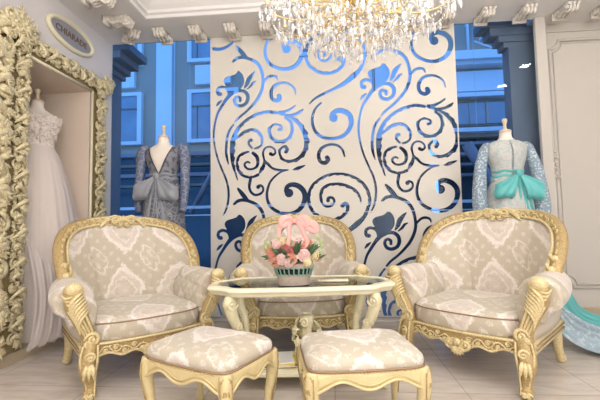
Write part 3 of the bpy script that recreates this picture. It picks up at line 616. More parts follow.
def make_armchair():
    rnd = random.Random(11)
    root = empty('armchair')
    # seat cushion
    mb = MB(); pillow(mb, .385, .37, .325, .462, bow=.055, ex=6, crown=.035, cy=-.055, seg=56); mb.build('seat_cushion', 'dam_xy', root)
    mb = MB(); mb.tube(ring_path(.386, .371, .440, .055, 6, -.055, 40, PI*1.0, PI*2.0), .0045, 6); mb.build('piping', 'pipe', root.children[0])
    # back upholstery: a tub that wraps forward into the arms
    hp = catmull(HALF, 5); nh = len(hp)-1
    L_ = [0]
    for p_, q_ in zip(hp, hp[1:]): L_.append(L_[-1]+(q_-p_).length)
    def top(s):           # s in -1..1, arc length along the frame
        d = (1-abs(s))*L_[-1]; i = next((k for k in range(nh) if L_[k+1] >= d), nh-1); p = hp[i].lerp(hp[i+1], (d-L_[i])/(L_[i+1]-L_[i])); return V(p.x*(1 if s > 0 else -1), p.y, p.z)
    def bk(off, bulge):
        def f(u, v):
            s = u*2-1; a_ = s*PI/2*.94; B = V(.385*math.sin(a_), .03+.27*math.cos(a_)**.8 if abs(s) < .999 else .05, .42); T_ = top(s)+V(0, 0, -.012)
            p = B.lerp(T_, v); n_ = V(-p.x*1.3, -.42, 0).normalized()
            k = -off
            if bulge:
                ch = abs(math.cos(s*PI*1.5)); k = .012+.050*max(0, math.sin(PI*min(1, v*.97+.02)))**.5*(1-.25*(1-ch**.35))-.012*(1-ch**.3)
            return tuple(p+n_*k)
        return f
    mb = MB(); mb.slab(bk(0, True), bk(.030, False), 72, 20); mb.build('back_upholstery', 'dam_xz', root)
    full = hp+[V(-p.x, p.y, p.z) for p in reversed(hp[:-1])]
    def nrm(p): return V(p.x*-.9, -.45, .0).normalized()
    fp = [p+V(0, 0, .006) for p in full]
    mb = MB(); mb.tube(fp, .041, 10, up=(0, 1, 0), flat=.75); bf = mb.build('back_frame', 'giltlo', root)
    mb = MB(); C_ = V(0, 0, .80)
    mb.tube([p+nrm(p)*.028+(V(0, 0, .80)-V(p.x, 0, p.z)).normalized()*.030 for p in fp], .010, 6, up=(0, 1, 0)); mb.tube([p+nrm(p)*.018-(V(0, 0, .80)-V(p.x, 0, p.z)).normalized()*.030 for p in fp], .011, 6, up=(0, 1, 0))
    vine(mb, [p+nrm(p)*.024 for p in fp[2:-2]], nrm, .062, rnd, step=.058, dense=1.6, ribs=False)
    for sg in (-1, 1):
        for k_ in (3, 7):
            q = hp[k_].copy(); q.x *= sg; n_ = nrm(q); q = q+n_*.03; mb.ball(q, (.034, .026, .028), 8, 6)
            for k in (-1, 0, 1): leaf(mb, q+n_*.016+V(0, .014*k, 0), V(0, .25*k, 1).normalized(), n_, .060, .024, .1*k, False)
    mb.build('carving', 'gilt', bf)
    # crest: shell with scrolls
    mb = MB(); c = V(0, .375, 1.098); n = V(0, -1, 0)
    mb.ball(c+V(0, .01, 0), (.055, .03, .045), 12, 8)
    for k in range(-3, 4): leaf(mb, c+V(.006*k, -.018, -.005), V(math.sin(k*.42), 0, math.cos(k*.42)).normalized(), n, .062, .024, 0, False)
    for sg in (-1, 1):
        scroll(mb, c+V(sg*.062, -.02, .004), V(-sg, 0, 0), V(0, 0, 1), n, .034, 1.5, .011)
        scroll(mb, c+V(sg*.030, -.026, -.026), V(sg, 0, 0), V(0, 0, -1), n, .022, 1.3, .008)
        for q in range(6): leaf(mb, c+V(sg*(.085+.012*q), -.014, .012-.006*q), V(sg*1, 0, .5-.22*q).normalized(), n, .085-.006*q, .022, .3*sg, False)
        mb.tube(catmull([c+V(sg*.02, -.02, .03), c+V(sg*.07, -.02, .045), c+V(sg*.13, -.015, .020), c+V(sg*.20, -.012, -.004)], 5), [.010, .013, .010, .004], 7, up=n)
    mb.build('crest_ornament', 'gilt', root)
    # arms
    for sx in (1, -1):
        mb = MB(); P = catmull([V(sx*x, y, z) for x, y, z in ((.466, -.405, .600), (.466, -.395, .600), (.466, -.32, .602), (.466, -.20, .605), (.462, -.08, .615), (.455, .02, .63), (.44, .09, .65))], 6)
        def arm(u, v):
            i = u*(len(P)-1); p = P[min(int(i), len(P)-1)].lerp(P[min(int(i)+1, len(P)-1)], i-int(i)); a = 2*PI*v
            r = [.070, .105, .118, .118, .116, .112, .106, .098, .085, .05]; rr = lerpl(r, u)
            pl = 1+.05*math.cos(11*a)*max(0, 1-u*2.6)
            x = rr*math.cos(a)*pl; z = rr*math.sin(a)*pl*.93
            if z < 0 and math.cos(a)*1 < .3: z *= 1.55      # inner side swells down to the seat
            return (p.x+sx*x, p.y, p.z+z)
        mb.grid(arm, 36, 36, cv=True); mb.add([arm(0, k/36) for k in range(36)], [tuple(range(36))])
        a_ = mb.build('arm_upholstery', 'dam_yz', root)
        mb = MB(); mb.tube([(sx*.392, y, z) for y, z in ((-.402, .50), (-.396, .50), (-.36, .50), (-.2, .505), (0, .515), (.10, .53))], [.038, .052, .062, .064, .060, .050], 20, up=(0, 0, 1), flat=2.15); mb.build('inner_arm_padding', 'dam_yz', root)
        mb = MB(); mb.slab(lambda u, v: (sx*(.41+.045*v+.02*math.sin(PI*u)), -.37+.70*u, .315+.28*v), lambda u, v: (sx*(.37), -.37+.70*u, .315+.28*v), 12, 6); mb.build('side_panel', 'quilt', root)
        # arm support
        mb = MB(); y0 = -.425
        Q = catmull([V(sx*x, y, z) for x, y, z in ((.474, y0+.01, .70), (.478, y0-.018, .65), (.468, y0-.022, .58), (.438, y0-.008, .50), (.408, y0+.004, .43), (.386, y0+.006, .37), (.386, y0+.01, .325))], 5)
        mb.tube(Q, [.030, .054, .056, .047, .043, .044, .048], 12, up=(0, 1, 0), flat=.8); sp = mb.build('arm_support', 'giltlo', root)
        mb = MB(); mb.ball((sx*.477, y0-.030, .678), (.052, .038, .044), 14, 9); n = V(0, -1, 0)
        # fan of acanthus lobes below the boss, then long reeds running down into the volute
        for k in range(7):
            t = k/6; q = V(sx*(.485-.046*t), y0-.060+.010*t, .640-.120*t); w_ = .056-.012*t
            mb.tube(catmull([q+V(-sx*w_, .026, .022), q+V(-sx*w_*.5, .0, .002), q+V(sx*w_*.1, -.006, -.030), q+V(sx*w_*.25, .002, -.075), q+V(sx*w_*.05, .008, -.115)], 4), [.004, .0105, .0115, .008, .003], 6, up=n)
            mb.tube(catmull([q+V(sx*w_*.1, -.002, .0), q+V(sx*w_*.7, .006, -.008), q+V(sx*w_, .028, .012)], 4), [.003, .009, .005], 6, up=n)
        for k in (-1.5, -.5, .5, 1.5):
            mb.tube(catmull([V(sx*(.470+.026*k), y0-.052, .555), V(sx*(.438+.022*k), y0-.046, .49), V(sx*(.404+.017*k), y0-.034, .42), V(sx*(.388+.014*k), y0-.032, .375)], 4), [.005, .0095, .0085, .004], 6, up=n)
        for k in range(6): mb.ball((sx*(.474-.013*k), y0-.030, .545-.026*k), (.009, .009, .009), 6, 4)
        scroll(mb, V(sx*.372, y0-.032, .362), V(sx, 0, 0), V(0, 0, 1), n, .042, 1.6, .012)
        scroll(mb, V(sx*.400, y0-.038, .335), V(-sx, 0, 0), V(0, 0, 1), n, .022, 1.3, .008)
        mb.build('carving', 'gilt', sp)
        mb = MB(); chair_leg(mb, sx, -.425); lg = mb.build('leg', 'giltlo', root)
        mb = MB(); chair_leg_carving(mb, sx, -.425, rnd); mb.build('leg_carving', 'gilt', lg)
        mb = MB(); chair_leg(mb, sx, .30, True); mb.build('leg', 'gilt', root)
        mb = MB(); mb.slab(lambda u, v: (sx*(.425+.006*math.cos(v*9)), -.40+.76*u, .250+.065*v), lambda u, v: (sx*.385, -.40+.76*u, .250+.065*v), 6, 6); mb.build('side_rail', 'gilt', root)
        mb = MB(); [mb.tube([(sx*.432, -.38, z), (sx*.432, .34, z)], .0035, 5) for z in (.270, .298)]; mb.build('rail_line', 'pipe', root.children[-1])
    # front rail with pierced serpentine apron
    def zb(x):
        return .262-.075*math.exp(-(x/.085)**2)-.028*math.exp(-((abs(x)-.20)/.05)**2)-.02*math.exp(-((abs(x)-.35)/.04)**2)
    def yr(x): return -.425-.055*(1-min(1, abs(x)/.385)**2)
    mb = MB(); mb.slab(lambda u, v: ((u*2-1)*.375, yr((u*2-1)*.375), zb((u*2-1)*.375)*(1-v)+.33*v), lambda u, v: ((u*2-1)*.375, yr((u*2-1)*.375)+.035, zb((u*2-1)*.375)*(1-v)+.33*v), 40, 4)
    fr = mb.build('front_rail', 'giltlo', root)
    mb = MB(); xs = [i/40*.75-.375 for i in range(41)]; n = V(0, -1, 0)
    mb.tube([(x, yr(x)-.004, .322) for x in xs], .009, 6, up=n); mb.tube([(x, yr(x)-.002, zb(x)+.004) for x in xs], .009, 6, up=n)
    vine(mb, [V(x, yr(x), (zb(x)+.32)/2-.004) for x in xs], lambda p: (0, -1, 0), .066, rnd, step=.052, dense=.9, ribs=False)
    c = V(0, yr(0)-.006, .225)
    for k in range(-3, 4): leaf(mb, c, V(math.sin(k*.4), 0, -math.cos(k*.4)).normalized(), n, .06, .024, 0, False)
    for sg in (-1, 1): scroll(mb, c+V(sg*.05, 0, .02), V(-sg, 0, 0), V(0, 0, -1), n, .035, 1.5, .011)
    mb.ball(c+V(0, -.008, .035), (.026, .018, .026), 10, 7)
    mb.build('carving', 'gilt', fr)
    mb = MB(); mb.box((0, .345, .285), (.74, .035, .06)); mb.build('back_rail', 'gilt', root, bevel=.006, smooth=False)
    return root
a0 = make_armchair()
for i, (loc, ang, lab) in enumerate((((-1.535, 2.80, 0), 44.5, 'gilded damask armchair at left, in front of the carved niche frame'), ((1.13, 2.93, 0), -41.5, 'gilded damask armchair at right, its back to the panelled wall'), ((-.30, 3.40, 0), 7.5, 'gilded damask armchair in the middle, behind the table before the cut-out screen'))):
    o = a0 if i == 0 else copy_tree(a0)
    o.location = loc; o.rotation_euler = (0, 0, math.radians(ang)); tag(o, lab, 'armchair', 'matching gilded armchairs')
# ------------------------------------------------------------------ footstool
def cab_leg(mb, x, y, sx, sy, h=.36, k=1.0):
    P = [(x, y, h), (x+.006*sx, y+.006*sy, h*.86), (x+.004*sx, y+.004*sy, h*.68), (x-.010*sx, y-.010*sy, h*.42), (x-.014*sx, y-.014*sy, h*.2), (x-.004*sx, y-.004*sy, h*.06), (x+.008*sx, y+.008*sy, .012)]
    mb.tube(catmull(P, 5), [.034*k, .036*k, .034*k, .026*k, .019*k, .017*k, .024*k, .014*k], 10, up=(0, 1, 0))
def make_footstool():
    rnd = random.Random(5); root = empty('footstool'); HX, HY = .285, .215
    mb = MB(); pillow(mb, HX-.004, HY-.004, .372, .434, bow=.012, ex=9, crown=.042, seg=56); cu = mb.build('seat_cushion', 'dam_xy', root)
    mb = MB(); mb.tube(ring_path(HX-.001, HY-.001, .379, .012, 9, 0, 72)[:-1], .005, 6, closed=True); mb.build('piping', 'pipe', cu)
    mb = MB()
    for p in ring_path(HX+.001, HY+.001, .370, .012, 9, 0, 110)[:-1]: mb.ball(p, .0036, 5, 4)
    mb.build('nail_trim', 'brass', cu)['kind'] = 'stuff'
    def side(mb, ax, sg):
        L = HX if ax == 'x' else HY
        def f(off):
            def g(u, v):
                s = u*2-1; zb = .318-.030*math.cos(s*PI*1.0)**2*0-.022*math.cos(2*PI*s)-.012*abs(s)
                z = zb*(1-v)+.372*v; a = s*(L-.02); r = (HY if ax == 'x' else HX)-.004+.012*(1-s*s)-off
                return (a, sg*r, z) if ax == 'x' else (sg*r, a, z)
            return g
        mb.slab(f(0), f(.026), 24, 3)
        return f
    for ax, sg in (('x', -1), ('x', 1), ('y', -1), ('y', 1)):
        mb = MB(); f = side(mb, ax, sg); ap = mb.build('apron', 'ivory' if False else 'gilt2', root)
        mb = MB(); mb.tube([f(-.002)(u/24, 0) for u in range(25)], .007, 6, up=(0, sg, 0) if ax == 'x' else (sg, 0, 0)); mb.tube([Vector(f(-.001)(u/24, 0))+V(0, 0, .018) for u in range(2, 23)], .003, 5); mb.build('moulded_edge', 'gilt2', ap)
    for sx in (-1, 1):
        for sy in (-1, 1):
            mb = MB(); cab_leg(mb, sx*(HX-.028), sy*(HY-.028), sx, sy, .37); lg = mb.build('leg', 'gilt2', root)
            mb = MB(); n = V(sx, sy, 0).normalized(); B = V(-sy, sx, 0).normalized(); c = V(sx*(HX-.020), sy*(HY-.020), .335)+n*.022
            for k in (-1, 1):
                mb.tube([c+B*k*.011+V(0, 0, .012)+B*.008*math.cos(t*PI/4)+V(0, 0, .013*math.sin(t*PI/4)) for t in range(8)], .003, 5, up=n, closed=True)
                mb.tube(catmull([c+B*k*.026+V(0, 0, .02), c+B*k*.028-V(0, 0, .05), c+B*k*.018-n*.012-V(0, 0, .14), c+B*k*.012-n*.03-V(0, 0, .24)], 5), .0035, 5, up=n)
            for k in (-1, 0, 1): leaf(mb, c-V(0, 0, .015), (V(0, 0, -1)+B*k*.35).normalized(), n, .05, .015, 0, False)
            mb.build('knee_carving', 'giltlo', lg)
    return root
M['gilt2'] = plain('worn_gilding', srgb(222, 203, 152), .4, .1, noise=.25, nscale=30)
f0 = make_footstool()
tag(f0, 'damask footstool with cabriole legs at left, standing in front of the left armchair', 'footstool', 'matching damask footstools'); f0.location = (-.655, 1.975, 0); f0.rotation_euler = (0, 0, math.radians(-24))
f1 = copy_tree(f0); f1['label'] = 'damask footstool with cabriole legs at right, nearest the middle of the photo'; f1.location = (.122, 1.965, 0); f1.rotation_euler = (0, 0, math.radians(10))
# ------------------------------------------------------------------ coffee table
def table_outline(k=0.0, n=5):
    hx, hy = .632-k, .272-k
    Q = [(-.36, -hy), (-.18, -hy-.008), (0, -hy-.014), (.18, -hy-.008), (.36, -hy), (.455-k*.4, -hy+.012), (.52-k*.6, -hy+.075), (hx-.055, -hy+.105), (hx-.005, -hy+.15), (hx, 0)]
    Q2 = [(x, -y) for x, y in reversed(Q[:-1])]; R_ = Q+Q2; Lh = [(-x, y) for x, y in reversed(Q2[1:-4])]
    full = Q+[(x, -y) for x, y in reversed(Q[1:-1])]
    half = Q[5:]+[(x, -y) for x, y in reversed(Q[5:-1])]
    P = Q[:5]+half+[(x, -y) for x, y in reversed(Q[:5])]+[(-x, -y) for x, y in half]
    return [(p.x, p.y) for p in catmull([(x, y, 0) for x, y in P], n, True)]
def make_table():
    rnd = random.Random(8); root = empty('coffee_table', (-.215, 2.595, 0), math.radians(7)); H = .650
    prof = [(-.002, H-.006), (.0, H), (-.03, H), (-.045, H-.002), (-.055, H-.012), (-.052, H-.026), (-.038, H-.034), (-.034, H-.046), (-.022, H-.058), (-.002, H-.058)]
    prof = [(.060, H-.014), (.058, H), (.025, H+.002), (.008, H-.004), (.0, H-.014), (.006, H-.026), (.018, H-.032), (.018, H-.044), (.028, H-.056), (.060, H-.056)]
    mb = MB(); rings = [table_outline(k) for k, z in prof]; n = len(rings[0]); vs = []; fs = []
    for (k, z), rg in zip(prof, rings): vs += [(x, y, z) for x, y in rg]
    m = len(prof)
    for i in range(m):
        for j in range(n): fs.append((i*n+j, i*n+(j+1) % n, ((i+1) % m)*n+(j+1) % n, ((i+1) % m)*n+j))
    mb.add(vs, fs); mb.build('table_rim', 'ivplain', root)
    mb = MB(); o_ = table_outline(.0565); mb.prism(o_, lambda p: (p[0], p[1], H-.010), lambda p: (p[0], p[1], H-.002)); mb.build('glass_top', 'tglass', root, smooth=False)
    for sx in (-1, 1):
        for sy in (-1, 1):
            mb = MB(); d = V(sx*.8, sy*.6, 0).normalized(); b = V(sx*.415, sy*.165, 0); Z = lambda z: V(0, 0, z)
            P = catmull([b+d*.055+Z(.594), b+d*.062+Z(.54), b+d*.035+Z(.45), b-d*.01+Z(.36), b-d*.02+Z(.27), b-d*.0+Z(.18), b+d*.05+Z(.09), b+d*.105+Z(.035), b+d*.125+Z(.03)], 6)
            mb.tube(P, [.036, .044, .040, .030, .025, .028, .027, .022, .024, .014], 12, up=V(-d.y, d.x, 0), flat=.8); lg = mb.build('leg', 'ivory', root)
            mb = MB(); B = V(-d.y, d.x, 0)
            for k in (-1, 1):
                scroll(mb, b+d*.06+Z(.55)+B*k*.026, -d, V(0, 0, -1), B*k, .040, 1.5, .010)
                scroll(mb, b+d*.085+Z(.055)+B*k*.020, d, V(0, 0, 1), B*k, .030, 1.4, .008)
                scroll(mb, b+d*.01+Z(.40)+B*k*.020, d, V(0, 0, 1), B*k, .030, 1.2, .008)
            for k in range(4): leaf(mb, b+d*(.075-.02*k)+Z(.53-.05*k), (V(0, 0, -1)-d*.3).normalized(), d, .07, .030, 0, False)
            mb.build('leg_carving', 'ivory', lg)
    mb = MB(); sh = [(x*.74, y*.72) for x, y in table_outline(0)]; mb.prism(sh, lambda p: (p[0], p[1], .085), lambda p: (p[0], p[1], .112)); mb.build('lower_shelf', 'ivplain', root, smooth=False, bevel=.005)
    # carved flower ornament standing on the shelf, under the glass
    mb = MB(); mb.tube([(.03, -.02, .112), (.03, -.02, .15), (.03, -.02, .32), (.03, -.02, .42)], [.075, .05, .035, .05], 12, up=(0, 1, 0)); ped = mb.build('centre_ornament', 'ivory', root)
    mb = MB()
    for k in range(26):
        a = rnd.uniform(0, 2*PI); z = rnd.uniform(.15, .40); r = .045+.045*math.sin((z-.12)/.3*PI); c = V(.03+r*math.cos(a), -.02+r*math.sin(a), z); n_ = V(math.cos(a), math.sin(a), .2).normalized(); B = n_.cross(V(0, 0, 1)).normalized(); T = B.cross(n_)
        if k % 2: scroll(mb, c, B, T, n_, .032, 1.5, .011)
        else:
            mb.ball(c+n_*.01, .018, 8, 6)
            for q in range(5): d = (B*math.cos(q*1.256)+T*math.sin(q*1.256)); leaf(mb, c, d, n_, .042, .030, .2, False)
    mb.build('carving', 'ivory', ped)
    tag(root, 'ivory coffee table with glass top, shaped rim and scrolled legs', 'table')
    return root
tb = make_table()
def tab(x, y, z):
    a = math.radians(7); return (-.205+x*math.cos(a)-y*math.sin(a), 2.595+x*math.sin(a)+y*math.cos(a), z)
M['mag1'] = plain('dark_cover', srgb(60, 62, 68), .35); M['mag2'] = plain('pale_cover', srgb(214, 214, 210), .35); M['mag3'] = plain('yellow_cover', srgb(222, 196, 60), .4); M['paper'] = plain('page_edges', srgb(238, 234, 224), .7)
z = .1125
for i, (dx, a, mt, lab) in enumerate(((0, .1, 'mag1', 'dark magazine, lowest on the shelf under the coffee table'), (.01, -.16, 'mag3', 'yellow edged magazine in the middle of the pile under the coffee table'), (-.015, .12, 'mag2', 'pale magazine on top of the pile under the coffee table'))):
    g = empty('magazine', tab(-.19+dx, -.03, z), math.radians(7)+a); tag(g, lab, 'magazine', 'magazines under the table')
    mb = MB(); mb.box((0, 0, .006), (.25, .19, .009)); mb.build('pages', 'paper', g, smooth=False); mb = MB(); mb.box((0, 0, .0113), (.255, .195, .0014)); mb.box((0, 0, .0008), (.255, .195, .0014)); mb.build('cover', mt, g, smooth=False); z += .0125
# ------------------------------------------------------------------ carved niche frame
def make_frame():
    rnd = random.Random(21); root = empty('carved_frame', (0, 0, 0)); X = XL
    def rail(name, y0, y1, z0, z1, path, w, seedn, nrm=(1, 0, 0)):
        mb = MB(); mb.box((X+.014, (y0+y1)/2, (z0+z1)/2), (.026, y1-y0, z1-z0)); st = mb.build(name, 'framelo', root, smooth=False)
        mb = MB(); r = random.Random(seedn); vine(mb, path, lambda p: nrm, w, r, step=w*.62, dense=1.7, lift=.026)
        # second layer: big acanthus curls standing proud
        P = [Vector(p) for p in path]; n = int((P[-1]-P[0]).length/(w*.75)); T = (P[-1]-P[0]).normalized(); Nn = Vector(nrm); B = T.cross(Nn)
        for k in range(n):
            c = P[0].lerp(P[-1], (k+.5)/n)+Nn*.045; sg = 1 if k % 2 else -1
            mb.tube(catmull([c-T*w*.35-B*sg*w*.38, c-T*w*.05-B*sg*w*.1+Nn*.03, c+T*w*.12+B*sg*w*.18+Nn*.04, c+T*w*.0+B*sg*w*.36+Nn*.03, c-T*w*.16+B*sg*w*.26+Nn*.03], 4), [w*.05, w*.12, w*.13, w*.10, w*.04], 7, up=Nn, flat=.7)
            for q in range(4):
                a = r.uniform(-1.2, 1.2); leaf(mb, c+T*w*r.uniform(-.3, .3)+B*sg*w*.1*r.uniform(-1, 1)+Nn*.02, (B*sg*math.cos(a)+T*math.sin(a)).normalized(), Nn, w*.36, w*.20, r.uniform(-.5, .5))
            mb.ball(c+T*w*.3-B*sg*w*.3+Nn*.01, w*.09, 7, 5)
        mb.build('carving', 'framehi', st); return st
    H = 2.66
    rail('right_post', 3.715, 3.925, .09, H-.02, [(X, 3.82, .14), (X, 3.82, 2.58)], .19, 1)
    rail('top_rail', 2.72, 3.88, 2.53, 2.71, [(X, 2.76, 2.62), (X, 3.80, 2.62)], .17, 2)
    rail('left_post', 2.705, 2.85, .09, H, [(X, 2.775, .14), (X, 2.775, 2.60)], .155, 3)
    rail('outer_post', 2.38, 2.70, .09, H+.08, [(X, 2.55, .14), (X, 2.55, 2.74)], .27, 4)
    mb = MB()
    for a, b in (((X+.02, 3.708, .09), (X+.02, 3.708, 2.52)), ((X+.02, 2.86, .09), (X+.02, 2.86, 2.52)), ((X+.02, 2.86, 2.52), (X+.02, 3.708, 2.52))): mb.tube([a, b], .014, 8)
    mb.build('inner_bead', 'ivplain', root)
    for cy, cz, sy in ((3.86, 2.63, 1), (2.72, 2.68, -1)):
        mb = MB(); c = V(X+.05, cy, cz); n = V(1, 0, 0); r = random.Random(7)
        mb.ball(c, (.05, .06, .06), 12, 8)
        for k in range(9): a = k/9*2*PI; leaf(mb, c+n*.015, V(0, math.cos(a), math.sin(a)), n, (.075 if sy > 0 else .15)+.03*(k % 2), .065, .6)
        for k in range(3): scroll(mb, c+n*.05+V(0, sy*.05*k-.03, .03*k-.02), V(0, 1, 0), V(0, 0, 1), n, .055, 1.5, .016)
        for k in range(6): a = k/6*2*PI+.3; leaf(mb, c+n*.05, V(0, math.cos(a), math.sin(a)), n, .07, .04, -.5)
        mb.build('corner_rosette', 'framehi', root)
    tag(root, 'large cream carved openwork frame around the dress niche on the left wall', 'frame')
make_frame()
# ------------------------------------------------------------------ oval sign
def make_sign():
    root = empty('oval_sign', (XL, 3.385, 2.955)); tag(root, 'oval shop sign with cream rim and grey face on the left wall', 'sign')
    mb = MB(); hy, hz = .335, .145
    def rg(k, x): return [(x, (hy-k)*math.cos(2*PI*i/48), (hz-k)*math.sin(2*PI*i/48)) for i in range(48)]
    prof = [(0, .0), (0, .022), (.008, .035), (.022, .040), (.038, .034), (.045, .018), (.045, 0)]; vs = []; fs = []
    for k, x in prof: vs += rg(k, x)
    m = len(prof)
    for i in range(m):
        for j in range(48): fs.append((i*48+j, i*48+(j+1) % 48, ((i+1) % m)*48+(j+1) % 48, ((i+1) % m)*48+j))
    mb.add(vs, fs); mb.build('rim', 'ivplain', root)
    M['plaque'] = plain('grey_plaque', srgb(150, 150, 158), .4); M['letter'] = plain('bronze_lettering', srgb(112, 84, 52), .5)
    mb = MB(); mb.prism([(a, b) for _, a, b in rg(.044, 0)], lambda p: (.002, p[0], p[1]), lambda p: (.016, p[0], p[1])); mb.build('plaque', 'plaque', root, smooth=False)
    cu = bpy.data.curves.new('lettering', 'FONT'); cu.body = 'CHIARADE'; cu.size = .088; cu.align_x = 'CENTER'; cu.align_y = 'CENTER'; cu.extrude = .0015; cu.offset = .001; cu.space_character = 1.05
    tt = bpy.data.objects.new('tmp', cu); COL.objects.link(tt); bpy.context.view_layer.update(); me = bpy.data.meshes.new_from_object(tt.evaluated_get(bpy.context.evaluated_depsgraph_get())); bpy.data.objects.remove(tt)
    t = bpy.data.objects.new('lettering', me); COL.objects.link(t); me.materials.clear(); me.materials.append(M['letter']); t.parent = root; t.location = (.0175, 0, 0)
    t.rotation_euler = Matrix(((0, 0, 1), (1, 0, 0), (0, 1, 0))).to_euler()
make_sign()
# ------------------------------------------------------------------ mannequins and gowns
TORSO = [(-.30, .150, .110), (-.20, .168, .120), (-.10, .150, .108), (0, .118, .090), (.08, .128, .098), (.16, .150, .112), (.22, .160, .112), (.27, .168, .095), (.30, .160, .080), (.325, .120, .068), (.345, .075, .060), (.365, .056, .054), (.40, .050, .050), (.425, .051, .051)]
def trad(z, k=0):
    for (a, ax, ay), (b, bx, by) in zip(TORSO, TORSO[1:]):
        if a <= z <= b: t = (z-a)/(b-a); return ax+(bx-ax)*t+k, ay+(by-ay)*t+k
    return (TORSO[0][1]+k, TORSO[0][2]+k) if z < TORSO[0][0] else (TORSO[-1][1]+k, TORSO[-1][2]+k)
def make_mannequin(loc, waist, lab, rz=0, s=1.0):
    root = empty('mannequin', loc, rz); tag(root, lab, 'mannequin', 'dress forms'); root.scale = (s, s, 1)
    mb = MB(); zs = [-.30+i*.725/40 for i in range(41)]; vs = []
    mb.grid(lambda u, v: ((lambda r: (r[0]*math.cos(2*PI*v), r[1]*math.sin(2*PI*v), waist+zs[int(round(u*40))]))(trad(zs[int(round(u*40))]))), 40, 28, cv=True)
    n = len(mb.v); mb.f += [tuple(reversed(range(28))), tuple(range(n-28, n))]; mb.build('torso', 'skin', root)
    mb = MB(); mb.lathe([(.052, .425), (.055, .432), (.045, .445), (.020, .452), (.014, .47), (.013, .50), (.022, .53), (.024, .55), (.016, .558), (0, .56)], (0, 0, waist), 16); mb.build('neck_cap', 'cap', root)
    mb = MB(); mb.tube([(0, 0, .03), (0, 0, waist-.29)], .016, 10); mb.build('pole', 'steel', root)
    mb = MB(); mb.lathe([(.16, 0), (.16, .012), (.05, .025), (.025, .035), (0, .035)], (0, 0, 0), 24); mb.build('base', 'steel', root); return root
def skirt(mb, prof, folds, amp, waist, seg=120, sy=.85, ph=0, cx=lambda t: 0, cy=lambda t: 0, rnd=None):
    rr = random.Random(folds); phs = [rr.uniform(0, 6.28) for _ in range(4)]; Z0 = prof[0][1]; Z1 = prof[-1][1]; n = 30
    def f(u, v):
        z = Z0+(Z1-Z0)*u; r = None
        for (ra, za), (rb, zb) in zip(prof, prof[1:]):
            if (za-z)*(zb-z) <= 1e-9: t = (z-za)/(zb-za); r = ra+(rb-ra)*t; break
        r = r if r is not None else prof[-1][0]; a = 2*PI*v; k = u**.8
        w = 1+amp*k*(.6*math.sin(folds*a+phs[0]+.5*math.sin(3*a))+.4*math.sin((folds*1.7//1)*a+phs[1])+.3*math.sin(5*a+phs[2]))
        return (cx(u)+r*w*math.cos(a), cy(u)+r*w*sy*math.sin(a), z)
    mb.grid(f, n, seg, cv=True)
def bodice(mb, waist, z0, z1, k, vneck=None, seg=48):
    n = 26
    def f(u, v):
        z = z0+(z1-z0)*u; rx, ry = trad(z, k)
        half = 0
        if vneck and z > vneck[0]: half = min(1.25, vneck[1]*(z-vneck[0])/max(rx, .05))
        a = -PI/2+half+(2*PI-2*half)*v
        return (rx*math.cos(a), ry*math.sin(a), waist+z)
    mb.grid(f, n, seg)
def sleeve(mb, pts, r, seg=14): mb.tube(catmull(pts, 5), r, seg, up=(0, 1, 0))
def bow(root, c, s, mat, tail=.5, name='bow', drop=1.0):
    c = Vector(c); objs = []
    for sg in (-1, 1):
        def lp(off):
            def f(u, v):
                # fan-shaped drooping loop: narrow at the knot, wide and gathered at its fold
                a = -.48-.85*v if sg > 0 else -.42-.80*v; ln = .30*math.sin(PI*min(1, u*.5+.0))**.8*(1-.12*math.cos(v*7))
                x = sg*ln*math.cos(a); z = ln*math.sin(a)*1.12; y = -.035-.030*math.sin(PI*min(1, u*1.02))-.010*math.sin(v*17)*u-off*math.sin(PI*min(1, u*.9+.1))
                return tuple(c+V(x, y, z)*s)
            return f
        mb = MB(); mb.slab(lp(.035), lp(-.012), 18, 26); objs.append(mb.build('bow_loop', mat, root))
    for sg, w in ((-.35, 1.0), (.45, .9)):
        mb = MB(); L = tail
        mb.slab(lambda u, v: (c.x+sg*.16*s*u*1.2+(v-.5)*(.06+.12*u**.6)*s*w, c.y-.035*s-.02*u+.012*math.sin(v*16+2*u), c.z-L*u*drop+.02*v*u), lambda u, v: (c.x+sg*.16*s*u*1.2+(v-.5)*(.06+.12*u**.6)*s*w, c.y-.028*s-.02*u+.012*math.sin(v*16+2*u), c.z-L*u*drop+.02*v*u), 16, 20)
        mb.build('bow_tail', mat, root)
    mb = MB(); mb.ball(c+V(0, -.04, -.005)*s, (.035*s, .03*s, .042*s), 12, 8); mb.build('bow_knot', mat, root)
# grey gown
M['grey_lace'] = lace('grey_lace', srgb(126, 127, 136), srgb(78, 80, 90), 26, thr=.56); M['grey_net'] = lace('grey_beaded_net', srgb(98, 101, 114), srgb(150, 149, 152), 19, lines=True)
M['grey_sat'] = plain('grey_satin', srgb(142, 145, 152), .42, Sheen_Weight=.3)
M['blue_net'] = lace('grey_blue_net', srgb(94, 104, 130), srgb(146, 152, 168), 20, lines=True)
WL = 1.56; ML = make_mannequin((-1.745, 3.74, 0), WL, 'white dress form in the grey gown at the left of the window', 0, 1.08)
g = empty('evening_gown', (-1.745, 3.74, 0)); tag(g, 'grey lace gown with open V back and grey satin bow, left of the screen', 'dress', 'gowns on dress forms'); g.scale = (1.08, 1.08, 1)
mb = MB(); bodice(mb, WL, -.06, .315, .008, (.02, .42)); o = mb.build('bodice', 'grey_lace', g); md = o.modifiers.new('t', 'SOLIDIFY'); md.thickness = .004
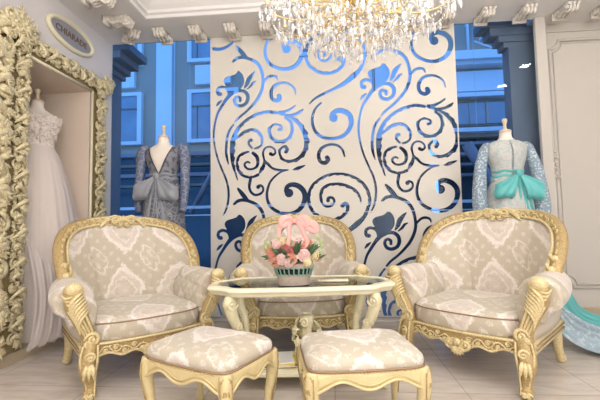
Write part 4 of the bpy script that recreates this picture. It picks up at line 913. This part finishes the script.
for sg in (-1, 1):
    mb = MB(); sleeve(mb, [V(sg*.135, 0, WL+.295), V(sg*.185, -.005, WL+.30), V(sg*.215, -.01, WL+.22), V(sg*.222, -.015, WL+.10), V(sg*.228, -.03, WL-.05), V(sg*.225, -.05, WL-.22), V(sg*.215, -.06, WL-.36)], [.030, .052, .060, .050, .045, .042, .038, .032]); mb.build('sleeve', 'blue_net', g)
    mb = MB(); z0, z1 = .02, .30; mb.tube([((trad(z, .012)[0])*math.cos(-PI/2+sg*min(1.25, (.42*(z-.02))/max(trad(z)[0], .05))), (trad(z, .012)[1])*math.sin(-PI/2+sg*min(1.25, (.42*(z-.02))/max(trad(z)[0], .05))), WL+z) for z in [z0+(z1-z0)*i/12 for i in range(13)]], .006, 6); mb.build('neckline_edge', 'mag1', g)
mb = MB(); skirt(mb, [(.128, WL-.02), (.165, WL-.12), (.19, WL-.25), (.21, WL-.6), (.25, .5), (.31, .02)], 9, .09, WL); mb.build('skirt', 'grey_net', g)
mb = MB(); mb.grid(lambda u, v: ((lambda r: (r[0]*math.cos(2*PI*v), r[1]*math.sin(2*PI*v), WL-.03+.065*u+.006*math.sin(v*40)))(trad(-.03+.065*u, .014+.006*math.sin(u*9)))), 6, 40, cv=True); sa = mb.build('sash', 'grey_sat', g)
bow(g, (0, -.115, WL-.0), .9, 'grey_sat', .62)
# blue-grey gown with turquoise sash
M['blue_lace'] = lace('blue_grey_lace', srgb(196, 192, 184), srgb(168, 184, 186), 40, thr=.53); M['sheer_lace'] = lace('sheer_blue_lace', srgb(160, 180, 194), srgb(190, 202, 210), 60, alpha=.62, thr=.56)
M['turq'] = plain('turquoise_satin', srgb(92, 180, 178), .45, Sheen_Weight=.3); M['sheer_t'] = lace('turquoise_tulle', srgb(84, 196, 194), srgb(110, 214, 210), 20, alpha=.9)
M['grey_tulle'] = lace('beaded_grey_tulle', srgb(158, 176, 186), srgb(188, 198, 202), 36, alpha=.95, thr=.56)
WR = 1.475; MR = make_mannequin((1.705, 3.70, 0), WR, 'white dress form in the pale blue gown at the right of the window', 0, 1.05)
g = empty('evening_gown', (1.705, 3.70, 0)); tag(g, 'pale blue beaded gown with sheer sleeves, turquoise bow and train, right of the screen', 'dress', 'gowns on dress forms'); g.scale = (1.05, 1.05, 1)
mb = MB(); bodice(mb, WR, -.06, .333, .009, None); o = mb.build('bodice', 'blue_lace', g); md = o.modifiers.new('t', 'SOLIDIFY'); md.thickness = .004
mb = MB(); mb.tube([(0, -trad(z, .014)[1], WR+z) for z in [i*.028 for i in range(12)]], .004, 6)
for i in range(11): z = .02+i*.027; mb.ball((0, -trad(z, .017)[1], WR+z), .007, 6, 4)
mb.build('button_row', 'grey_sat', g)
for sg in (-1, 1):
    mb = MB(); sleeve(mb, [V(sg*.13, 0, WR+.298), V(sg*.182, -.005, WR+.278), V(sg*.214, -.01, WR+.19), V(sg*.245, -.02, WR+.06), V(sg*.262, -.03, WR-.10), V(sg*.27, -.04, WR-.26), V(sg*.265, -.05, WR-.38)], [.028, .042, .047, .050, .056, .062, .066, .060]); mb.build('sleeve', 'sheer_lace', g)
mb = MB(); skirt(mb, [(.128, WR-.02), (.17, WR-.12), (.20, WR-.25), (.23, WR-.6), (.28, .5), (.33, .02)], 9, .08, WR); mb.build('skirt', 'blue_lace', g)
mb = MB(); mb.grid(lambda u, v: ((lambda r: (r[0]*math.cos(2*PI*v), r[1]*math.sin(2*PI*v), WR-.02+.065*u+.006*math.sin(v*40)))(trad(-.02+.065*u, .015+.006*math.sin(u*9)))), 6, 40, cv=True); mb.build('sash', 'turq', g)
bow(g, (.03, -.115, WR+.01), .88, 'turq', .6)
def drape(ctrl, n, m, amp, fr, th=.006):
    """cloth between left/right edge rails"""
    A = catmull([c[0] for c in ctrl], 8); B = catmull([c[1] for c in ctrl], 8)
    def f(off):
        def g_(u, v):
            k = u*(len(A)-1); a = lerpl(A, u); b = lerpl(B, u); p = a.lerp(b, v); h = amp*(math.sin(v*fr+u*3)+.5*math.sin(v*fr*2.3+u*7+1)); up = V(0, -.6*(1-u), .4+.6*u)
            q = p+up*(h*(.25+.75*min(1, u*1.6)))*(1-.2*u)+V(0, 0, off); q.z = max(q.z, .004+off); return q
        return g_
    mb = MB(); mb.slab(f(th), f(0), n, m); return mb
ox = V(1.705, 3.70, 0)
mb = drape([(V(1.72, 3.42, 1.10)-ox, V(1.86, 3.48, 1.10)-ox), (V(1.74, 3.30, .72)-ox, V(1.96, 3.46, .70)-ox), (V(1.76, 3.24, .38)-ox, V(2.08, 3.50, .36)-ox), (V(1.84, 3.20, .12)-ox, V(2.28, 3.62, .18)-ox), (V(2.10, 3.14, .03)-ox, V(2.62, 3.66, .09)-ox), (V(2.65, 3.16, .02)-ox, V(3.15, 3.60, .05)-ox)], 60, 90, .042, 27)
mb.build('train', 'turq', g)
mb = drape([(V(1.78, 3.24, .30)-ox, V(1.86, 3.30, .34)-ox), (V(1.80, 3.16, .12)-ox, V(2.02, 3.30, .22)-ox), (V(1.96, 3.06, .03)-ox, V(2.22, 3.38, .14)-ox), (V(2.25, 3.02, .02)-ox, V(2.48, 3.42, .11)-ox), (V(2.60, 3.06, .02)-ox, V(2.85, 3.42, .09)-ox), (V(3.0, 3.1, .02)-ox, V(3.2, 3.4, .05)-ox)], 60, 70, .034, 22)
mb.build('train_border', 'grey_tulle', g)
# ivory bridal gown in the niche
M['bridal_lace'] = lace('ivory_applique', srgb(240, 228, 218), srgb(212, 194, 180), 60, thr=.58); M['bridal'] = plain('ivory_satin', srgb(240, 226, 214), .5, Sheen_Weight=.3)
M['tulle'] = plain('ivory_tulle', srgb(246, 234, 226), .7, Alpha=.5)
M['belt'] = lace('beaded_belt', srgb(214, 196, 178), srgb(150, 130, 116), 90, thr=.52)
WN = 1.86; NXY = (-2.84, 3.33); make_mannequin((NXY[0], NXY[1], NZ0), WN-NZ0, 'white dress form in the bridal gown inside the carved niche', math.radians(55), 1.1)
g = empty('bridal_gown', (NXY[0], NXY[1], 0), math.radians(55)); tag(g, 'ivory bridal gown with full tulle skirt standing in the carved niche', 'dress', 'gowns on dress forms'); g.scale = (1.1, 1.1, 1)
mb = MB(); bodice(mb, WN, -.05, .29, .012, None); o = mb.build('bodice', 'bridal_lace', g); md = o.modifiers.new('t', 'SOLIDIFY'); md.thickness = .006
mb = MB(); r = random.Random(5)
for k in range(130):
    a = r.uniform(0, 2*PI); z = r.uniform(.06, .29); rx, ry = trad(z, .016); n = V(math.cos(a), math.sin(a), 0); c = V(rx*n.x, ry*n.y, WN+z); T = V(0, 0, 1); B = n.cross(T)
    for q in range(3): b_ = r.uniform(0, 6.28); leaf(mb, c, (T*math.sin(b_)+B*math.cos(b_)).normalized(), n, .034, .020, .3, False)
mb.build('lace_applique', 'bridal', g)['kind'] = 'stuff'
mb = MB(); mb.grid(lambda u, v: ((lambda q: (q[0]*math.cos(2*PI*v), q[1]*math.sin(2*PI*v), WN-.03+.07*u))(trad(-.03+.07*u, .017))), 4, 40, cv=True); mb.build('belt', 'belt', g)
mb = MB(); skirt(mb, [(.13, WN-.02), (.18, WN-.15), (.255, WN-.5), (.33, WN-1.0), (.37, NZ0+.012)], 14, .05, WN, 160, 1); mb.build('underskirt', 'bridal', g)
mb = MB(); skirt(mb, [(.135, WN-.015), (.20, WN-.15), (.29, WN-.5), (.375, WN-1.0), (.42, NZ0+.01)], 22, .04, WN, 200, 1); mb.build('tulle_overskirt', 'tulle', g)
_a = math.radians(-55)
def wl(x, y, z):
    dx, dy = (x-NXY[0])/1.1, (y-NXY[1])/1.1; return V(dx*math.cos(_a)-dy*math.sin(_a), dx*math.sin(_a)+dy*math.cos(_a), z)
mb = drape([(wl(-2.76, 3.02, 1.35), wl(-2.62, 3.35, 1.35)), (wl(-2.60, 2.98, .90), wl(-2.46, 3.38, .90)), (wl(-2.44, 2.90, .50), wl(-2.38, 3.36, .50)), (wl(-2.38, 2.80, .22), wl(-2.33, 3.36, .24)), (wl(-2.37, 2.74, .105), wl(-2.32, 3.34, .10))], 30, 70, .014, 34, .002)
mb.build('tulle_sweep', 'tulle', g)
# ------------------------------------------------------------------ cord and tassel on the right wall
cr = empty('curtain_cord', (2.37, 4.20, 0)); tag(cr, 'pair of thin grey cords with a beaded tassel knot beside the right window edge', 'cord')
for dx in (0, .045):
    mb = MB(); mb.tube([(dx, -.02, 3.2), (dx+.004, -.025, 1.72), (dx-.004, -.02, .9), (dx, -.015, .75)], .0055, 6); mb.build('cord', 'soffit', cr)
mb = MB(); r = random.Random(2)
for k in range(70): mb.ball((r.gauss(.02, .034), -.034+r.gauss(0, .008), 1.64+r.uniform(-.15, .15)), r.uniform(.008, .016), 6, 4)
mb.build('beaded_tassel', 'plaster', cr)['kind'] = 'stuff'
# ------------------------------------------------------------------ flower basket and hair comb on the table
M['wicker'] = plain('washed_wicker', srgb(186, 170, 156), .7, noise=.35, nscale=90, bump=.6); M['wickerd'] = plain('basket_liner', srgb(30, 34, 40), .8); M['green_band'] = plain('sage_ribbon', srgb(122, 160, 142), .5)
M['pinkrib'] = plain('pink_satin', srgb(240, 168, 160), .4, Sheen_Weight=.3); M['rose_c'] = plain('coral_petals', srgb(228, 162, 138), .6, noise=.15); M['rose_d'] = plain('deep_rose_petals', srgb(206, 124, 120), .6, noise=.2); M['rose_p'] = plain('pale_pink_petals', srgb(240, 206, 200), .6, noise=.1); M['rose_y'] = plain('cream_petals', srgb(240, 226, 180), .6, noise=.1); M['rose_g'] = plain('lime_petals', srgb(198, 210, 140), .6, noise=.1)
M['leafg'] = plain('dark_leaf', srgb(62, 92, 58), .5, noise=.3); M['budg'] = plain('pale_bud', srgb(168, 188, 120), .5)
bx, by, bz = tab(-.065, -.125, .6505)
bk_ = empty('flower_basket', (bx, by, bz), math.radians(7)); bk_.scale = (1.03, 1.03, 1.14); tag(bk_, 'wicker basket of pink and cream roses with a pink bow on the glass table', 'flower basket')
mb = MB(); SX, SY = 1.0, .62
mb.lathe([(.098, 0), (.100, .004), (.108, .05), (.112, .06)], seg=48, sx=SX, sy=SY, fn=lambda a, z: 1+.012*math.sin(24*a)); mb.lathe([(.124, .098), (.128, .10), (.131, .112), (.127, .124), (.118, .124), (.116, .10)], seg=48, sx=SX, sy=SY, fn=lambda a, z: 1+.012*math.sin(30*a)); mb.build('basket_body', 'wicker', bk_)
mb = MB(); mb.lathe([(.10, .055), (.112, .10)], seg=40, sx=SX, sy=SY); mb.build('dark_liner', 'wickerd', bk_)
for z, r_ in ((.062, .113), (.098, .124)):
    mb = MB(); mb.tube([(r_*SX*math.cos(a), r_*SY*math.sin(a), z+.002*math.sin(24*a)) for a in [2*PI*i/96 for i in range(96)]], .0036, 6, closed=True, flat=.7); mb.build('woven_band', 'green_band', bk_)
for i in range(24):
    a = 2*PI*i/24
    if i < 24: 
        mb = MB(); mb.tube([(.110*SX*math.cos(a), .110*SY*math.sin(a), .055), (.119*SX*math.cos(a), .119*SY*math.sin(a), .08), (.127*SX*math.cos(a), .127*SY*math.sin(a), .105)], .0045, 5); mb.build('stake', 'green_band', bk_)
mb = MB(); H_ = [(.122*math.cos(t), 0, .11+.248*math.sin(t)) for t in [PI*i/24 for i in range(25)]]; mb.tube(H_, .0045, 6, up=(0, 1, 0)); mb.tube([(x*.97, .006*math.sin(i*1.3), z-.004) for i, (x, y, z) in enumerate(H_)], .003, 6, up=(0, 1, 0)); mb.build('handle', 'wicker', bk_)
def rose(mat, c, r, rnd):
    mb = MB(); c = Vector(c); n = V(rnd.uniform(-.5, .5), -1.0, rnd.uniform(.2, .9)).normalized(); B = n.cross(V(0, 0, 1)).normalized(); T = B.cross(n)
    mb.ball(c, r*.72, 10, 7)
    for ring, (cnt, rad, out, w) in enumerate(((3, .18, .78, .34), (5, .42, .62, .42), (7, .68, .35, .48), (8, .86, .02, .50))):
        for k in range(cnt):
            a = 2*PI*k/cnt+ring*.5+rnd.uniform(-.15, .15); D = B*math.cos(a)+T*math.sin(a); S = B*-math.sin(a)+T*math.cos(a); q = c+D*r*rad+n*r*out
            mb.tube([q-S*r*w-n*r*.10-D*r*.16, q-S*r*w*.5+D*r*.03, q+n*r*.06+D*r*.07, q+S*r*w*.5+D*r*.03, q+S*r*w-n*r*.10-D*r*.16], [r*.05, r*.24, r*.30, r*.24, r*.05], 7, up=D, flat=.28)
    return mb.build('rose', mat, bk_)
rnd = random.Random(9)
for mt, x, y, z, r in (('rose_c', -.155, .0, .200, .030), ('rose_y', -.07, .0, .245, .030), ('rose_p', .03, -.03, .245, .032), ('rose_d', -.01, -.06, .195, .030), ('rose_y', .085, -.085, .135, .028), ('rose_p', -.03, -.095, .135, .03), ('rose_c', -.115, -.075, .135, .03), ('rose_g', .12, .0, .215, .028), ('rose_c', .155, .0, .155, .028), ('rose_p', -.11, -.05, .235, .03), ('rose_c', .10, .0, .235, .03), ('rose_c', -.135, -.02, .165, .036), ('rose_d', -.095, .0, .205, .032), ('rose_d', -.050, -.03, .205, .032), ('rose_p', -.075, -.075, .150, .036), ('rose_c', -.015, -.080, .150, .038), ('rose_y', -.030, .02, .245, .032), ('rose_g', .008, -.02, .205, .028), ('rose_p', .065, -.070, .170, .040), ('rose_c', .060, -.01, .220, .034), ('rose_y', .130, -.03, .170, .036), ('rose_p', .02, .05, .20, .034), ('rose_d', .10, .05, .19, .032), ('rose_p', -.08, .06, .19, .032)): rose(mt, (x, y, z), r, rnd)
for k in range(34):
    a = rnd.uniform(0, 2*PI); el = rnd.uniform(-.35, 1.2); D = V(math.cos(a)*math.cos(el), math.sin(a)*.6*math.cos(el), math.sin(el)).normalized(); c = V(.09*math.cos(a), .05*math.sin(a), .15)
    mb = MB(); leaf(mb, c+D*.03, D, V(0, -1, .3).normalized() if abs(D.y) < .9 else V(0, 0, 1), rnd.uniform(.06, .10), rnd.uniform(.018, .03), rnd.uniform(-.3, .3), False); mb.build('leaf', 'leafg', bk_)
for x, z in ((-.175, .21), (-.165, .235), (.175, .235), (.165, .26), (.185, .215), (-.09, .26), (.175, .17)):
    mb = MB(); mb.tube([(x*.55, -.01, .15), (x*.85, -.02, z-.02), (x, -.02, z)], .0022, 5); mb.ball((x, -.02, z+.006), (.010, .010, .015), 7, 5); mb.build('bud', 'budg', bk_)
c = V(.01, -.012, .366)
for sg in (-1, 1):
    mb = MB(); mb.tube(catmull([c, c+V(sg*.04, -.012, .022), c+V(sg*.075, -.016, .012), c+V(sg*.078, -.014, -.018), c+V(sg*.04, -.01, -.016), c], 5), [.006, .016, .022, .022, .016, .006], 10, up=(0, 1, 0), flat=.3); mb.build('bow_loop', 'pinkrib', bk_)
    mb = MB(); mb.tube(catmull([c, c+V(sg*.03, -.015, -.02), c+V(sg*.045+.01, -.018, -.07), c+V(sg*.06+.02, -.02, -.12), c+V(sg*.05+.0, -.02, -.16)], 5), [.006, .013, .014, .013, .012], 8, up=(.3*sg, 1, 0), flat=.15); mb.build('bow_tail', 'pinkrib', bk_)
mb = MB(); mb.tube(catmull([c, c+V(-.06, -.01, .0), c+V(-.095, -.01, -.03), c+V(-.10, -.01, -.08), c+V(-.085, -.01, -.12)], 5), [.006, .012, .013, .012, .010], 8, up=(0, 1, 0), flat=.15); mb.build('bow_tail', 'pinkrib', bk_)
mb = MB(); mb.tube(catmull([c+V(.03, -.012, .01), c+V(.085, -.014, -.01), c+V(.125, -.012, -.02), c+V(.13, -.01, -.055), c+V(.09, -.01, -.045), c+V(.04, -.01, -.01)], 5), [.008, .018, .024, .022, .016, .006], 10, up=(0, 1, 0), flat=.3); mb.build('bow_loop', 'pinkrib', bk_)
mb = MB(); mb.ball(c+V(0, -.014, 0), (.014, .012, .014), 8, 6); mb.build('bow_knot', 'pinkrib', bk_)
fx, fy, fz = tab(.21, -.04, .6515)
fan = empty('folded_fan', (fx, fy, fz), math.radians(4)); tag(fan, 'folded cream and gold hand fan lying on the glass table right of the basket', 'fan')
for k in range(5):
    a = -.10+.05*k; mb = MB(); mb.box((.0, (k-2)*.004, .003+.0022*k), (.20, .014, .002), a); mb.build('fan_stick', 'ivplain', fan, smooth=False)
mb = MB(); mb.tube([(-.12, -.012, .010), (-.02, -.004, .014), (.10, .012, .012)], .0035, 6); mb.ball((-.105, -.010, .010), (.012, .010, .007), 8, 5); mb.build('guard', 'cap', fan)
# ------------------------------------------------------------------ chandelier
def make_chandelier():
    rnd = random.Random(17); CX, CY = .215, 2.40; root = empty('chandelier', (CX, CY, .085)); tag(root, 'large brass and cut crystal chandelier hanging at the top of the photo', 'chandelier')
    mb = MB(); mb.tube([(0, 0, 2.60), (0, 0, 3.40)], .013, 8); mb.build('stem', 'brass', root)
    mb = MB(); mb.lathe([(.10, ZC-.087), (.10, ZC-.105), (.05, ZC-.15), (.02, ZC-.20)], seg=20); mb.build('ceiling_rose', 'brass', root)
    mb = MB(); mb.lathe([(0, 2.325), (.020, 2.335), (.030, 2.352), (.014, 2.37), (.012, 2.40), (.045, 2.42), (.075, 2.45), (.085, 2.48), (.06, 2.50), (.03, 2.53), (.05, 2.56), (.022, 2.60), (.018, 2.66)], seg=20); mb.build('hub', 'brass', root)
    mb = MB(); mb.lathe([(.035, 2.62), (.07, 2.66), (.10, 2.72), (.055, 2.80), (.03, 2.90), (.075, 2.96), (.03, 3.02), (.03, 3.08)], seg=12); mb.build('crystal_column', 'crystal', root, smooth=False)
    tiers = [(12, .61, 2.42, 0), (12, .48, 2.50, PI/12), (8, .33, 2.43, 0)]
    drop = MB(); drop.lathe([(0, 0), (.006, -.006), (.0115, -.026), (.009, -.038), (0, -.052)], seg=6, sy=.6); big = MB(); big.lathe([(0, 0), (.007, -.009), (.015, -.034), (.012, -.047), (0, -.066)], seg=6, sy=.6); octo = MB(); octo.lathe([(0, .009), (.009, 0), (0, -.009)], seg=8, sy=.6)
    def mesh(m, n):
        me = bpy.data.meshes.new(n); me.from_pydata(m.v, [], m.f); me.materials.append(M['crystal']); return me
    md, mbig, mo = mesh(drop, 'crystal_drop'), mesh(big, 'crystal_pendant'), mesh(octo, 'crystal_bead')
    stuff = {'d': [], 'b': [], 'o': []}; cnt = {'d': 0, 'b': 0}
    def put(kind, p, s=1.0):
        stuff[kind].append((Vector(p), rnd.uniform(0, PI), s*rnd.uniform(.9, 1.15)))
    def chain(a, b, sag, n=None, par=None):
        a = Vector(a); b = Vector(b); n = n or int((b-a).length/.024)+2
        for i in range(n+1):
            t = i/n; p = a.lerp(b, t); p.z -= sag*4*t*(1-t); put('o', p)
    ends = []
    for ti, (cntt, R, Z, ph) in enumerate(tiers):
        for k in range(cntt):
            a = ph+2*PI*k/cntt; D = V(math.cos(a), math.sin(a), 0); W = lambda r, z: D*r+V(0, 0, z)
            P = catmull([W(.05, 2.46), W(R*.25, Z-.04), W(R*.5, Z-.085), W(R*.78, Z-.075), W(R*.97, Z-.02), W(R, Z)], 5)
            mb = MB(); mb.tube(P, .005, 7, up=(-D.y, D.x, 0)); pts = [W(R*.45+.05*math.cos(t)*(1-t/9), Z-.02+.05*math.sin(t)*(1-t/9)) for t in [q*.5 for q in range(14)]]; mb.tube(pts, .003, 6, up=(-D.y, D.x, 0)); ar = mb.build('arm', 'brass', root)
            mb = MB(); mb.lathe([(.006, Z-.004), (.030, Z+.004), (.052, Z+.012), (.050, Z+.016), (.02, Z+.012), (0, Z+.012)], tuple(D*R), 12); mb.build('bobeche', 'crystal', ar, smooth=False)
            mb = MB(); mb.lathe([(.010, Z+.012), (.016, Z+.02), (.018, Z+.05), (.014, Z+.055)], tuple(D*R), 10); mb.build('candle_cup', 'brass', ar)
            if ti < 2:
                mb = MB(); mb.tube([W(R, Z+.05), W(R, Z+.13)], .011, 8); mb.build('candle', 'candle', ar); mb = MB(); mb.lathe([(.008, Z+.13), (.016, Z+.15), (.012, Z+.17), (.002, Z+.20)], tuple(D*R), 10); mb.build('bulb', 'bulb', ar)
            for q in range(7):
                t = 2*PI*q/7+rnd.uniform(-.2, .2); c = D*R+V(.050*math.cos(t), .050*math.sin(t), Z+.004); put('o', c-V(0, 0, .008)); put('d' if q % 2 else 'b', c-V(0, 0, .018), 1.0)
            put('b', D*R+V(0, 0, Z-.03), 1.2); put('o', D*R*.72+V(0, 0, Z-.095)); put('b', D*R*.72+V(0, 0, Z-.105), 1.0); put('d', D*R*.4+V(0, 0, Z-.085), 1.1)
            ends.append((ti, k, D*R+V(0, 0, Z)))
    E = lambda ti: [p for t, k, p in ends if t == ti]
    for ti in (0, 1):
        L = E(ti)
        for i in range(len(L)):
            a, b = L[i], L[(i+1) % len(L)]; chain(a, b, .07); mid = (a+b)/2-V(0, 0, .075); put('b', mid, 1.0)
            chain(L[i], V(0, 0, 2.74)+L[i].normalized()*.05, .10)
    L0, L2 = E(0), E(2)
    for i in range(12):
        p = L0[i]; q = V(p.x*.5, p.y*.5, 2.27); chain(p, q, .05); put('b', q, 1.2)
    for R, Z, n in ((.30, 2.275, 22), (.22, 2.24, 18), (.12, 2.215, 12), (.40, 2.315, 24), (.05, 2.20, 5)):
        for k in range(n):
            a = 2*PI*k/n+rnd.uniform(-.05, .05); c = V(R*math.cos(a), R*math.sin(a), Z+rnd.uniform(-.015, .015)); put('o', c+V(0, 0, .012)); put('b', c, 1.05)
            if k % 2: put('o', c-V(0, 0, .086)); put('d', c-V(0, 0, .095), 1.0)
        mb = MB(); mb.tube([(R*math.cos(2*PI*i/40), R*math.sin(2*PI*i/40), Z+.022) for i in range(40)], .003, 5, closed=True); mb.build('lower_ring', 'brass', root)
        for i in range(8): a = 2*PI*i/8; chain((R*math.cos(a), R*math.sin(a), Z+.02), (.03*math.cos(a), .03*math.sin(a), 2.40), .01, 7)
    for R, Z, n in ((.56, 2.44, 40), (.44, 2.56, 30)):
        for k in range(n):
            a = 2*PI*k/n+rnd.uniform(-.08, .08); c = V(R*rnd.uniform(.8, 1.05)*math.cos(a), R*rnd.uniform(.8, 1.05)*math.sin(a), Z+rnd.uniform(-.05, .05)); put('o', c+V(0, 0, .012)); put('d', c, 1.3)
    for kind, me, nm_ in (('b', mbig, 'crystal_pendant'), ('d', md, 'crystal_drop')):
        L = sorted(stuff[kind], key=lambda t: t[0].y)
        for p, r, s in L[:98]:
            o = bpy.data.objects.new(nm_, me); COL.objects.link(o); o.parent = root; o.location = p; o.rotation_euler = (0, 0, r); o.scale = (s, s, s)
        stuff[kind] = L[98:]
    for kind, src, nm_ in (('b', big, 'crystal_pendants'), ('d', drop, 'crystal_drops'), ('o', octo, 'crystal_beads')):
        mb = MB()
        for p, r, s in stuff[kind]:
            c, sn = math.cos(r), math.sin(r); mb.add([(p.x+s*(x*c-y*sn), p.y+s*(x*sn+y*c), p.z+s*z) for x, y, z in src.v], src.f)
        o = mb.build(nm_, 'crystal', root, smooth=False); o['kind'] = 'stuff'
make_chandelier()
